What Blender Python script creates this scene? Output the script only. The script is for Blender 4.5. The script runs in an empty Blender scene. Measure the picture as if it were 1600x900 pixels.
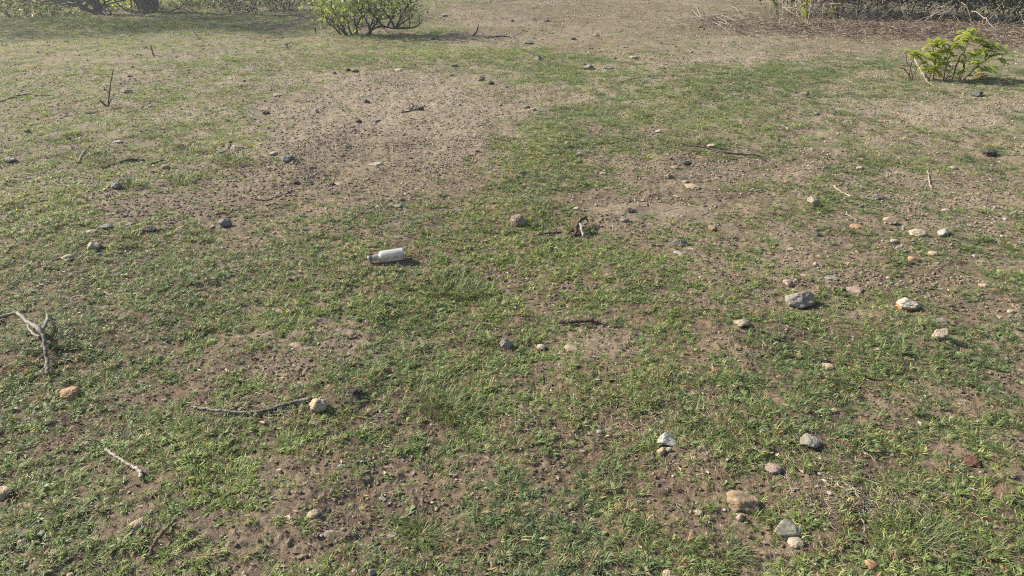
import bpy, math, random
import numpy as np
from mathutils import Vector, Matrix

# ------------------------------------------------------------------ camera, sky, sun, exposure
SC = bpy.context.scene
COL = SC.collection
F_PX, CAM_H, PITCH = 1111.0, 1.5, math.radians(26.3)
SUN_BACK, SUN_ELEV = math.radians(20), math.radians(33)
cam_data = bpy.data.cameras.new('camera')
cam_data.sensor_width = 36.0
cam_data.lens = 36.0 * F_PX / 1600.0
cam_data.clip_start = 0.05
cam_data.clip_end = 2000
cam = bpy.data.objects.new('camera', cam_data)
COL.objects.link(cam)
cam.location = (0, 0, CAM_H)
cam.rotation_euler = (math.pi / 2 - PITCH, 0, 0)
SC.camera = cam

world = bpy.data.worlds.new('World')
SC.world = world
world.use_nodes = True
wn = world.node_tree.nodes
wl = world.node_tree.links
wn.clear()
w_out = wn.new('ShaderNodeOutputWorld')
w_bg = wn.new('ShaderNodeBackground')
w_sky = wn.new('ShaderNodeTexSky')
w_sky.sky_type = 'NISHITA'
w_sky.sun_disc = False
w_sky.sun_elevation = SUN_ELEV
w_sky.sun_rotation = math.radians(-70)
w_sky.dust_density = 2.0
w_bg.inputs['Strength'].default_value = 0.085
wl.new(w_sky.outputs[0], w_bg.inputs['Color'])
wl.new(w_bg.outputs[0], w_out.inputs['Surface'])

sun_data = bpy.data.lights.new('sun', 'SUN')
sun_data.energy = 4.2
sun_data.angle = math.radians(0.9)
sun_data.color = (1.0, 0.93, 0.82)
sun = bpy.data.objects.new('sun', sun_data)
COL.objects.link(sun)
sdir = Vector((-math.cos(SUN_BACK) * math.cos(SUN_ELEV), math.sin(SUN_BACK) * math.cos(SUN_ELEV), math.sin(SUN_ELEV)))
sun.rotation_euler = sdir.to_track_quat('Z', 'Y').to_euler()
sun.location = (-20, 10, 20)

SC.view_settings.view_transform = 'Standard'
SC.view_settings.look = 'None'
SC.view_settings.gamma = 1.0
SC.view_settings.use_curve_mapping = False
SC.view_settings.exposure = 1.28
SC.cycles.use_denoising = False
SC.cycles.filter_width = 1.1
SC.cycles.max_bounces = 6
SC.cycles.transparent_max_bounces = 8

RNG = np.random.default_rng(11)
random.seed(11)

# ------------------------------------------------------------------ noise
def _hash(ix, iy, iz, seed):
    h = (ix.astype(np.uint32) * np.uint32(374761393) + iy.astype(np.uint32) * np.uint32(668265263)
         + iz.astype(np.uint32) * np.uint32(2147483647 - 58) + np.uint32(seed * 974711 + 12345))
    h = (h ^ (h >> np.uint32(13))) * np.uint32(1274126177)
    h = (h ^ (h >> np.uint32(15))) * np.uint32(2246822519)
    h = h ^ (h >> np.uint32(16))
    return h.astype(np.float64) / 4294967295.0

def noise2(x, y, seed=0):
    x = np.asarray(x, float); y = np.asarray(y, float)
    x0 = np.floor(x); y0 = np.floor(y)
    fx = x - x0; fy = y - y0
    ix = x0.astype(np.int64) + 100000; iy = y0.astype(np.int64) + 100000
    fx = fx * fx * fx * (fx * (fx * 6 - 15) + 10); fy = fy * fy * fy * (fy * (fy * 6 - 15) + 10)
    z = np.zeros_like(ix)
    a = _hash(ix, iy, z, seed); b = _hash(ix + 1, iy, z, seed)
    c = _hash(ix, iy + 1, z, seed); d = _hash(ix + 1, iy + 1, z, seed)
    return ((a * (1 - fx) + b * fx) * (1 - fy) + (c * (1 - fx) + d * fx) * fy) * 2 - 1

def noise3(p, seed=0):
    p0 = np.floor(p); f = p - p0
    i = p0.astype(np.int64) + 100000
    f = f * f * (3 - 2 * f)
    r = 0
    for dx in (0, 1):
        wx = f[:, 0] if dx else 1 - f[:, 0]
        for dy in (0, 1):
            wy = f[:, 1] if dy else 1 - f[:, 1]
            for dz in (0, 1):
                wz = f[:, 2] if dz else 1 - f[:, 2]
                r = r + wx * wy * wz * _hash(i[:, 0] + dx, i[:, 1] + dy, i[:, 2] + dz, seed)
    return r * 2 - 1

def fbm2(x, y, f, octv=3, seed=0):
    s = 0; a = 1.0; t = 0
    for k in range(octv):
        s = s + a * noise2(x * f + 17.3 * k, y * f - 9.1 * k, seed + k); t += a
        a *= 0.55; f *= 2.03
    return s / t

# ------------------------------------------------------------------ the lie of the land
def H(x, y):
    x = np.asarray(x, float); y = np.asarray(y, float)
    return (0.035 * noise2(x * 0.35, y * 0.35, 1) + 0.022 * noise2(x * 1.1, y * 1.1, 2)
            + 0.013 * noise2(x * 3.1, y * 3.1, 3) + 0.008 * noise2(x * 8, y * 8, 4)
            + 0.004 * noise2(x * 21, y * 21, 5) + 0.003 * noise2(x * 47, y * 47, 6))

def G(u, v):
    """point of the ground seen at photograph pixel (u, v), and its distance along the view axis"""
    cx = (u - 800) / F_PX; cy = (450 - v) / F_PX
    d = np.array([cx, math.cos(PITCH) + cy * math.sin(PITCH), -math.sin(PITCH) + cy * math.cos(PITCH)])
    z = 0.0
    for _ in range(5):
        t = (CAM_H - z) / -d[2]
        x, y = d[0] * t, d[1] * t
        z = float(H(x, y))
    return x, y, z, t

def to_px(x, y):
    zc = y * math.cos(PITCH) + CAM_H * math.sin(PITCH)
    yc = y * math.sin(PITCH) - CAM_H * math.cos(PITCH)
    zc = np.maximum(zc, 0.05)
    return 800 + F_PX * x / zc, 450 - F_PX * yc / zc

# ellipses of more or less grass, surveyed on the ground: u, v, radius u, radius v, amount
PATCH = [
    (640, 165, 190, 62, -0.53), (570, 255, 170, 42, -0.42), (380, 300, 160, 26, -0.31), (470, 200, 60, 50, -0.17), (720, 220, 80, 40, -0.26),
    (900, 45, 240, 32, -0.32), (1160, 97, 130, 16, -0.42), (1000, 8, 260, 18, -0.28), (760, 35, 60, 30, -0.17),
    (1030, 305, 130, 46, -0.53), (1110, 258, 130, 20, -0.30), (1250, 395, 120, 45, -0.12), (1500, 300, 130, 40, -0.21), (1500, 180, 130, 22, -0.24), (1420, 50, 260, 22, -0.51),
    (930, 525, 75, 40, -0.12), (480, 515, 70, 42, -0.19), (430, 585, 70, 25, -0.16), (620, 515, 50, 30, -0.09),
    (470, 800, 110, 75, -0.23), (690, 745, 90, 60, -0.16), (590, 860, 60, 45, -0.11), (870, 715, 70, 40, -0.18), (1060, 770, 110, 55, -0.19),
    (350, 850, 70, 40, -0.16), (1450, 710, 110, 48, -0.18), (1560, 640, 90, 60, -0.11), (1320, 420, 60, 30, -0.11),
    (150, 690, 65, 26, -0.22), (225, 635, 70, 20, -0.22), (270, 600, 70, 14, -0.18), (25, 470, 45, 20, -0.18), (20, 410, 40, 20, -0.11), (300, 345, 90, 16, -0.17),
    (200, 330, 90, 20, -0.13), (740, 540, 40, 40, -0.08), (1230, 870, 90, 30, -0.10), (600, 690, 90, 30, -0.07), (1330, 640, 70, 40, -0.06), (1080, 560, 60, 40, -0.06),
    (200, 440, 260, 70, 0.30), (90, 350, 100, 40, 0.22), (480, 440, 170, 50, 0.20), (850, 285, 110, 60, 0.32), (830, 220, 110, 40, 0.20), (850, 395, 130, 35, 0.20),
    (1010, 430, 120, 40, 0.20), (700, 450, 110, 40, 0.30), (260, 710, 110, 50, 0.30), (90, 650, 110, 60, 0.20), (60, 830, 120, 60, 0.25), (340, 780, 90, 50, 0.20),
    (880, 840, 130, 70, 0.30), (1430, 850, 160, 60, 0.25), (1380, 560, 150, 60, 0.10), (700, 630, 90, 45, 0.25), (1200, 620, 100, 60, 0.15), (60, 580, 90, 40, 0.20),
    (200, 60, 300, 40, 0.06), (640, 78, 200, 22, 0.20), (860, 112, 110, 25, 0.25), (1060, 170, 180, 40, 0.15), (1230, 125, 130, 30, 0.20), (680, 45, 60, 8, 0.40), (150, 40, 280, 8, 0.35),
]
def density(x, y):
    x = np.asarray(x, float); y = np.asarray(y, float)
    wx = 0.055 * np.abs(y) * fbm2(x, y, 1.7, 3, 120); wy = 0.075 * np.abs(y) * fbm2(x, y, 1.7, 3, 130)
    u, v = to_px(x + wx, np.maximum(y + wy, 0.1))
    d = 0.43 + 0.11 * np.clip((v - 140) / 230, 0, 1)
    for (a, b, ra, rb, k) in PATCH:
        d = d + (k * .8 if k < 0 and b < 350 else k) * np.exp(-(((u - a) / ra) ** 2 + ((v - b) / rb) ** 2) ** 1.3)
    return d
def cover(x, y):
    """0 bare earth, 1 closed turf"""
    val = density(x, y) + 0.0 + 0.52 * fbm2(x, y, 8.5, 3, 40) + 0.12 * noise2(x * 2.1, y * 2.1, 47)
    return np.clip((val - 0.24) / 0.46, 0, 1)

# ------------------------------------------------------------------ mesh helpers
def set_props(o, label=None, cat=None, group=None, kind=None):
    if label: o['label'] = label
    if cat: o['category'] = cat
    if group: o['group'] = group
    if kind: o['kind'] = kind
    return o

class MB:
    """collects vertices, quads and triangles of one mesh"""
    def __init__(self):
        self.v = []; self.q = []; self.t = []; self.n = 0; self.tone = []
    def add(self, v, q=None, t=None, tone=None):
        v = np.asarray(v, float).reshape(-1, 3)
        if q is not None and len(q): self.q.append(np.asarray(q, np.int64).reshape(-1, 4) + self.n)
        if t is not None and len(t): self.t.append(np.asarray(t, np.int64).reshape(-1, 3) + self.n)
        self.v.append(v); self.n += len(v)
        self.tone.append(np.full(len(v), random.random() if tone is None else tone))
    def mesh(self, name, mat, smooth=True, tone=False):
        V = np.concatenate(self.v)
        Q = np.concatenate(self.q) if self.q else np.zeros((0, 4), np.int64)
        T = np.concatenate(self.t) if self.t else np.zeros((0, 3), np.int64)
        me = bpy.data.meshes.new(name)
        me.vertices.add(len(V)); me.vertices.foreach_set('co', V.ravel().astype(np.float32))
        nl = Q.size + T.size
        me.loops.add(nl); me.loops.foreach_set('vertex_index', np.concatenate([Q.ravel(), T.ravel()]).astype(np.int32))
        me.polygons.add(len(Q) + len(T))
        st = np.concatenate([np.arange(len(Q)) * 4, Q.size + np.arange(len(T)) * 3]).astype(np.int32)
        me.polygons.foreach_set('loop_start', st)
        me.update(calc_edges=True)
        me.validate()
        me.polygons.foreach_set('use_smooth', np.full(len(me.polygons), bool(smooth)))
        if tone:
            at = me.attributes.new('tone', 'FLOAT', 'POINT')
            at.data.foreach_set('value', np.concatenate(self.tone).astype(np.float32))
        if mat: me.materials.append(mat)
        return me
    def build(self, name, mat, parent=None, smooth=True, tone=False, loc=None):
        o = bpy.data.objects.new(name, self.mesh(name, mat, smooth, tone))
        COL.objects.link(o)
        if parent is not None: o.parent = parent
        if loc is not None: o.location = loc
        if name in ('leaf_clump', 'foliage', 'leaf_spray'): o['kind'] = 'stuff'
        return o

def empty(name, loc):
    o = bpy.data.objects.new(name, None)
    COL.objects.link(o); o.location = loc; o.empty_display_size = 0.1
    return o

def spline(pts, n):
    P = np.asarray(pts, float)
    if len(P) == 2: 
        t = np.linspace(0, 1, n)[:, None]; return P[0] * (1 - t) + P[1] * t
    E = np.vstack([2 * P[0] - P[1], P, 2 * P[-1] - P[-2]])
    out = []
    T = np.linspace(0, len(P) - 1 - 1e-9, n)
    for s in T:
        i = int(s); f = s - i
        a, b, c, d = E[i], E[i + 1], E[i + 2], E[i + 3]
        out.append(0.5 * (2 * b + (c - a) * f + (2 * a - 5 * b + 4 * c - d) * f * f + (3 * b - a - 3 * c + d) * f ** 3))
    return np.array(out)

def tube(mb, pts, r0, r1, n=10, sides=6, rough=0.12, wob=0.0, tone=None, seed=None, knots=0):
    P = spline(pts, n)
    s = seed if seed is not None else random.randrange(9999)
    if wob:
        for k in range(3): P[1:-1, k] += wob * noise2(np.arange(1, n - 1) * 0.8, np.full(n - 2, 3.7 * k), s)
    T = np.gradient(P, axis=0); T /= np.linalg.norm(T, axis=1)[:, None] + 1e-9
    up = np.array([0, 0, 1.0]) if abs(T[0, 2]) < 0.9 else np.array([1.0, 0, 0])
    V = []
    rad = np.linspace(r0, r1, n)
    if knots:
        for _ in range(knots):
            k = random.random(); rad = rad * (1 + 0.18 * np.exp(-((np.linspace(0, 1, n) - k) / 0.04) ** 2))
    for i in range(n):
        a = np.cross(T[i], up); a /= np.linalg.norm(a) + 1e-9
        b = np.cross(a, T[i]); up = b
        ang = np.arange(sides) * 2 * math.pi / sides
        rr = rad[i] * (1 + rough * noise2(ang * 1.3 + i * 0.9, np.full(sides, i * 0.7), s + 5))
        V.append(P[i] + np.outer(np.cos(ang) * rr, a) + np.outer(np.sin(ang) * rr, b))
    V = np.concatenate(V + [P[:1] - T[:1] * r0 * 0.2, P[-1:] + T[-1:] * r1 * 0.3])
    Q = []; Tt = []
    for i in range(n - 1):
        for j in range(sides):
            k = (j + 1) % sides
            Q.append((i * sides + j, i * sides + k, (i + 1) * sides + k, (i + 1) * sides + j))
    for j in range(sides):
        k = (j + 1) % sides
        Tt.append((n * sides, k, j)); Tt.append((n * sides + 1, (n - 1) * sides + j, (n - 1) * sides + k))
    mb.add(V, Q, Tt, tone)
    return P

# ------------------------------------------------------------------ materials
def new_mat(name):
    m = bpy.data.materials.new(name); m.use_nodes = True
    nt = m.node_tree; nt.nodes.clear()
    out = nt.nodes.new('ShaderNodeOutputMaterial')
    return m, nt.nodes, nt.links, out
def nd(n, t, **kw):
    x = n.new(t)
    for k, v in kw.items(): setattr(x, k, v)
    return x
def ramp(n, pts):
    r = n.new('ShaderNodeValToRGB')
    e = r.color_ramp.elements
    while len(e) < len(pts): e.new(0.5)
    for i, (p, c) in enumerate(pts):
        e[i].position = p; e[i].color = (*c, 1) if len(c) == 3 else c
    return r
def mixc(n, l, fac, a, b, mode='MIX'):
    m = n.new('ShaderNodeMix'); m.data_type = 'RGBA'; m.blend_type = mode; m.clamp_factor = True
    for sock, val in ((m.inputs[0], fac), (m.inputs[6], a), (m.inputs[7], b)):
        if hasattr(val, 'is_output'): l.new(val, sock)
        elif isinstance(val, (int, float)): sock.default_value = val
        else: sock.default_value = (*val, 1)
    return m.outputs[2]
def noise_n(n, l, vec, scale, detail=4, rough=0.6):
    x = n.new('ShaderNodeTexNoise'); x.inputs['Scale'].default_value = scale
    x.inputs['Detail'].default_value = detail; x.inputs['Roughness'].default_value = rough
    if vec is not None: l.new(vec, x.inputs['Vector'])
    return x
def attr(n, name, kind='GEOMETRY'):
    a = n.new('ShaderNodeAttribute'); a.attribute_name = name; a.attribute_type = kind
    return a
def bumpn(n, l, h, strength, dist, normal=None):
    b = n.new('ShaderNodeBump'); b.inputs['Strength'].default_value = strength; b.inputs['Distance'].default_value = dist
    l.new(h, b.inputs['Height'])
    if normal is not None: l.new(normal, b.inputs['Normal'])
    return b.outputs[0]

def mat_soil():
    m, n, l, out = new_mat('soil')
    p = nd(n, 'ShaderNodeBsdfPrincipled'); p.inputs['Roughness'].default_value = 0.95; p.inputs['Specular IOR Level'].default_value = 0.15
    tc = n.new('ShaderNodeTexCoord').outputs['Object']
    n1 = noise_n(n, l, tc, 2.2, 5, 0.6); n2 = noise_n(n, l, tc, 38, 6, 0.7); n3 = noise_n(n, l, tc, 170, 3, 0.7)
    dust = attr(n, 'dust'); grn = attr(n, 'green')
    base = ramp(n, [(0.30, (0.110, 0.080, 0.052)), (0.52, (0.165, 0.124, 0.082)), (0.74, (0.225, 0.175, 0.118))]); l.new(n1.outputs[0], base.inputs[0])
    pale = ramp(n, [(0.3, (0.198, 0.157, 0.112)), (0.7, (0.315, 0.256, 0.190))]); l.new(n2.outputs[0], pale.inputs[0])
    c = mixc(n, l, dust.outputs['Fac'], base.outputs[0], pale.outputs[0])
    speck = ramp(n, [(0.30, (0.45, 0.42, 0.40)), (0.5, (1, 1, 1)), (0.72, (1.35, 1.32, 1.28))]); l.new(n2.outputs[0], speck.inputs[0])
    c = mixc(n, l, 0.8, c, speck.outputs[0], 'MULTIPLY')
    sp2 = ramp(n, [(0.30, (0.6, 0.6, 0.6)), (0.6, (1.15, 1.15, 1.15))]); l.new(n3.outputs[0], sp2.inputs[0])
    c = mixc(n, l, 0.6, c, sp2.outputs[0], 'MULTIPLY')
    ng = noise_n(n, l, tc, 60, 4, 0.75)
    gm = nd(n, 'ShaderNodeMath', operation='MULTIPLY'); l.new(grn.outputs['Fac'], gm.inputs[0])
    gr = ramp(n, [(0.42, (0, 0, 0)), (0.60, (1, 1, 1))]); l.new(ng.outputs[0], gr.inputs[0]); l.new(gr.outputs[0], gm.inputs[1])
    c = mixc(n, l, gm.outputs[0], c, (0.15, 0.175, 0.06))
    l.new(c, p.inputs['Base Color'])
    b = bumpn(n, l, n2.outputs[0], 0.9, 0.012); b = bumpn(n, l, n3.outputs[0], 1.0, 0.006, b)
    l.new(b, p.inputs['Normal']); l.new(p.outputs[0], out.inputs[0])
    return m

def mat_leaf(name, use_inst=True, ca=(0.08, 0.13, 0.03), cb=(0.16, 0.2, 0.05), transl=0.4, rough=0.5):
    m, n, l, out = new_mat(name)
    p = nd(n, 'ShaderNodeBsdfPrincipled'); p.inputs['Roughness'].default_value = rough; p.inputs['Specular IOR Level'].default_value = 0.3
    tr = nd(n, 'ShaderNodeBsdfTranslucent'); mx = nd(n, 'ShaderNodeMixShader'); mx.inputs[0].default_value = transl
    tone = attr(n, 'tone')
    if use_inst:
        t = attr(n, 'tint', 'INSTANCER')
        k = ramp(n, [(0.0, (0.60, 0.62, 0.6)), (0.5, (0.95, 0.97, 0.95)), (0.86, (1.25, 1.2, 1.15)), (0.93, (2.1, 1.55, 1.7)), (1.0, (2.4, 1.7, 2.0))])
        l.new(tone.outputs['Fac'], k.inputs[0])
        c = mixc(n, l, 1.0, t.outputs['Color'], k.outputs[0], 'MULTIPLY')
    else:
        k = ramp(n, [(0.0, ca), (1.0, cb)]); l.new(tone.outputs['Fac'], k.inputs[0]); c = k.outputs[0]
    l.new(c, p.inputs['Base Color'])
    c2 = mixc(n, l, 1.0, c, (1.15, 1.2, 0.65), 'MULTIPLY'); l.new(c2, tr.inputs['Color'])
    l.new(p.outputs[0], mx.inputs[1]); l.new(tr.outputs[0], mx.inputs[2]); l.new(mx.outputs[0], out.inputs[0])
    return m

def mat_tint(name, rough=0.9, bump=0.004, bscale=120):
    """dry matter and gravel: colour of the single piece from its tint"""
    m, n, l, out = new_mat(name)
    p = nd(n, 'ShaderNodeBsdfPrincipled'); p.inputs['Roughness'].default_value = rough; p.inputs['Specular IOR Level'].default_value = 0.2
    t = attr(n, 'tint', 'INSTANCER')
    tc = n.new('ShaderNodeTexCoord').outputs['Object']
    nn = noise_n(n, l, tc, bscale, 4, 0.7)
    k = ramp(n, [(0.3, (0.7, 0.7, 0.7)), (0.7, (1.2, 1.2, 1.2))]); l.new(nn.outputs[0], k.inputs[0])
    l.new(mixc(n, l, 1.0, t.outputs['Color'], k.outputs[0], 'MULTIPLY'), p.inputs['Base Color'])
    l.new(bumpn(n, l, nn.outputs[0], 0.6, bump), p.inputs['Normal'])
    l.new(p.outputs[0], out.inputs[0])
    return m

def mat_stone():
    m, n, l, out = new_mat('stone')
    p = nd(n, 'ShaderNodeBsdfPrincipled'); p.inputs['Roughness'].default_value = 0.85; p.inputs['Specular IOR Level'].default_value = 0.25
    oi = n.new('ShaderNodeObjectInfo')
    tc = n.new('ShaderNodeTexCoord').outputs['Object']
    ad = nd(n, 'ShaderNodeVectorMath', operation='ADD'); l.new(tc, ad.inputs[0])
    sc = nd(n, 'ShaderNodeVectorMath', operation='SCALE'); l.new(oi.outputs['Location'], sc.inputs[0]); sc.inputs['Scale'].default_value = 3.0
    l.new(sc.outputs[0], ad.inputs[1])
    a = noise_n(n, l, ad.outputs[0], 24, 4, 0.6); b = noise_n(n, l, ad.outputs[0], 130, 5, 0.75)
    k = ramp(n, [(0.3, (0.62, 0.58, 0.52)), (0.5, (1, 1, 1)), (0.72, (1.25, 1.22, 1.15))]); l.new(a.outputs[0], k.inputs[0])
    c = mixc(n, l, 0.85, oi.outputs['Color'], k.outputs[0], 'MULTIPLY')
    k2 = ramp(n, [(0.32, (0.45, 0.42, 0.38)), (0.5, (1, 1, 1)), (0.75, (1.3, 1.3, 1.3))]); l.new(b.outputs[0], k2.inputs[0])
    c = mixc(n, l, 0.8, c, k2.outputs[0], 'MULTIPLY')
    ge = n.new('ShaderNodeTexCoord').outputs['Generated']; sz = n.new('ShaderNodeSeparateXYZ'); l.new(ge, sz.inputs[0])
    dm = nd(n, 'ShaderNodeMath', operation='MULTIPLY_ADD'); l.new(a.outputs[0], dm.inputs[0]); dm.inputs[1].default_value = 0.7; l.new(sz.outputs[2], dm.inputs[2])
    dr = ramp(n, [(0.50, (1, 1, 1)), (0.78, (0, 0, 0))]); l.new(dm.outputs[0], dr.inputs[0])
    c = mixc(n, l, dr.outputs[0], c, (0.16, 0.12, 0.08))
    l.new(c, p.inputs['Base Color'])
    bb = bumpn(n, l, a.outputs[0], 0.5, 0.01); bb = bumpn(n, l, b.outputs[0], 0.7, 0.004, bb)
    l.new(bb, p.inputs['Normal']); l.new(p.outputs[0], out.inputs[0])
    return m

def mat_two_stone():
    m, n, l, out = new_mat('cream_and_ochre_stone')
    p = nd(n, 'ShaderNodeBsdfPrincipled'); p.inputs['Roughness'].default_value = 0.8
    tc = n.new('ShaderNodeTexCoord').outputs['Object']
    a = noise_n(n, l, tc, 30, 3, 0.6)
    sx = n.new('ShaderNodeSeparateXYZ'); l.new(tc, sx.inputs[0])
    ma = nd(n, 'ShaderNodeMath', operation='MULTIPLY_ADD'); l.new(a.outputs[0], ma.inputs[0]); ma.inputs[1].default_value = 0.03; l.new(sx.outputs[2], ma.inputs[2])
    r = ramp(n, [(0.018, (0.33, 0.28, 0.21)), (0.026, (0.36, 0.18, 0.055)), (0.038, (0.33, 0.15, 0.045)), (0.046, (0.38, 0.33, 0.25))]); l.new(ma.outputs[0], r.inputs[0])
    l.new(r.outputs[0], p.inputs['Base Color'])
    l.new(bumpn(n, l, a.outputs[0], 0.6, 0.008), p.inputs['Normal']); l.new(p.outputs[0], out.inputs[0])
    return m

def mat_wood(name, dark, light, sx=60):
    m, n, l, out = new_mat(name)
    p = nd(n, 'ShaderNodeBsdfPrincipled'); p.inputs['Roughness'].default_value = 0.85; p.inputs['Specular IOR Level'].default_value = 0.2
    tc = n.new('ShaderNodeTexCoord').outputs['Object']
    a = noise_n(n, l, tc, sx, 5, 0.75); b = noise_n(n, l, tc, 9, 2, 0.5)
    ad = nd(n, 'ShaderNodeMath', operation='ADD'); l.new(a.outputs[0], ad.inputs[0]); l.new(b.outputs[0], ad.inputs[1])
    hf = nd(n, 'ShaderNodeMath', operation='MULTIPLY'); l.new(ad.outputs[0], hf.inputs[0]); hf.inputs[1].default_value = 0.5
    r = ramp(n, [(0.36, dark), (0.62, light)]); l.new(hf.outputs[0], r.inputs[0]); l.new(r.outputs[0], p.inputs['Base Color'])
    l.new(bumpn(n, l, a.outputs[0], 0.8, 0.006), p.inputs['Normal']); l.new(p.outputs[0], out.inputs[0])
    return m

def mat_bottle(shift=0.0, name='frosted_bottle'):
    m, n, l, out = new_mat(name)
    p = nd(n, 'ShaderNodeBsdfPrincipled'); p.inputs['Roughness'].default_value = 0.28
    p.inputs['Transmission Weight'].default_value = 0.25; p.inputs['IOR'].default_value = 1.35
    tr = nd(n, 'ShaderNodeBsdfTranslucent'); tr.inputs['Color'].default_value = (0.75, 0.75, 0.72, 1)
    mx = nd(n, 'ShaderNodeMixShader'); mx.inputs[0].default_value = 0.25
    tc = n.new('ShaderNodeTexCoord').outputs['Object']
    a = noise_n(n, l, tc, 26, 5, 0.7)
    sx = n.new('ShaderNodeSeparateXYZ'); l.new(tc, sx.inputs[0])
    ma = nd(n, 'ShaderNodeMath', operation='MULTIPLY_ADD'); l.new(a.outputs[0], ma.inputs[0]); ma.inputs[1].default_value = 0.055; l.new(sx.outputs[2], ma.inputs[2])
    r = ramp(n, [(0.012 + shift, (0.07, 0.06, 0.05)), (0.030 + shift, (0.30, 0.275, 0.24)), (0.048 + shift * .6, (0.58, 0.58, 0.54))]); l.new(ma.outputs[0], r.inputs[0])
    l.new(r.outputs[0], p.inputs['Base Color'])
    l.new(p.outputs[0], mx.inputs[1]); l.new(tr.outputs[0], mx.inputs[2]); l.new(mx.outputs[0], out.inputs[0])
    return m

M = dict(
    soil=mat_soil(), grass=mat_leaf('grass_blade', transl=0.40, rough=0.52),
    gravel=mat_tint('gravel_piece'), straw=mat_tint('dry_straw', 0.7, 0.001, 60), stone=mat_stone(), two=mat_two_stone(),
    greywood=mat_wood('weathered_grey_wood', (0.06, 0.05, 0.042), (0.28, 0.25, 0.205)),
    palewood=mat_wood('bleached_wood', (0.13, 0.105, 0.078), (0.36, 0.315, 0.245)),
    darkwood=mat_wood('dark_bark', (0.025, 0.021, 0.018), (0.11, 0.09, 0.07)),
    brownwood=mat_wood('brown_twig_bark', (0.05, 0.036, 0.026), (0.17, 0.125, 0.085)),
    trunk=mat_wood('grey_tree_bark', (0.05, 0.045, 0.045), (0.17, 0.155, 0.145), 25),
    drystem=mat_wood('dry_stem', (0.20, 0.16, 0.115), (0.46, 0.40, 0.31), 20),
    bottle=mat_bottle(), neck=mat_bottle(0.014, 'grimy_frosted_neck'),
    neckdark=mat_wood('grimy_bottle_neck', (0.02, 0.02, 0.02), (0.22, 0.21, 0.19), 120),
    bright_leaf=mat_leaf('bright_shrub_leaf', False, (0.26, 0.32, 0.05), (0.48, 0.50, 0.10), 0.58),
    fresh_leaf=mat_leaf('fresh_green_leaf', False, (0.15, 0.20, 0.05), (0.33, 0.37, 0.10), 0.45),
    mid_leaf=mat_leaf('mid_green_leaf', False, (0.11, 0.16, 0.04), (0.27, 0.31, 0.08), 0.45),
    dull_leaf=mat_leaf('dull_green_leaf', False, (0.08, 0.10, 0.045), (0.19, 0.21, 0.09), 0.35),
    dark_leaf=mat_leaf('dark_thicket_leaf', False, (0.03, 0.034, 0.022), (0.075, 0.08, 0.045), 0.1),
    tussock=mat_leaf('tussock_blade', False, (0.07, 0.10, 0.035), (0.22, 0.25, 0.10), 0.35),
)

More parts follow.
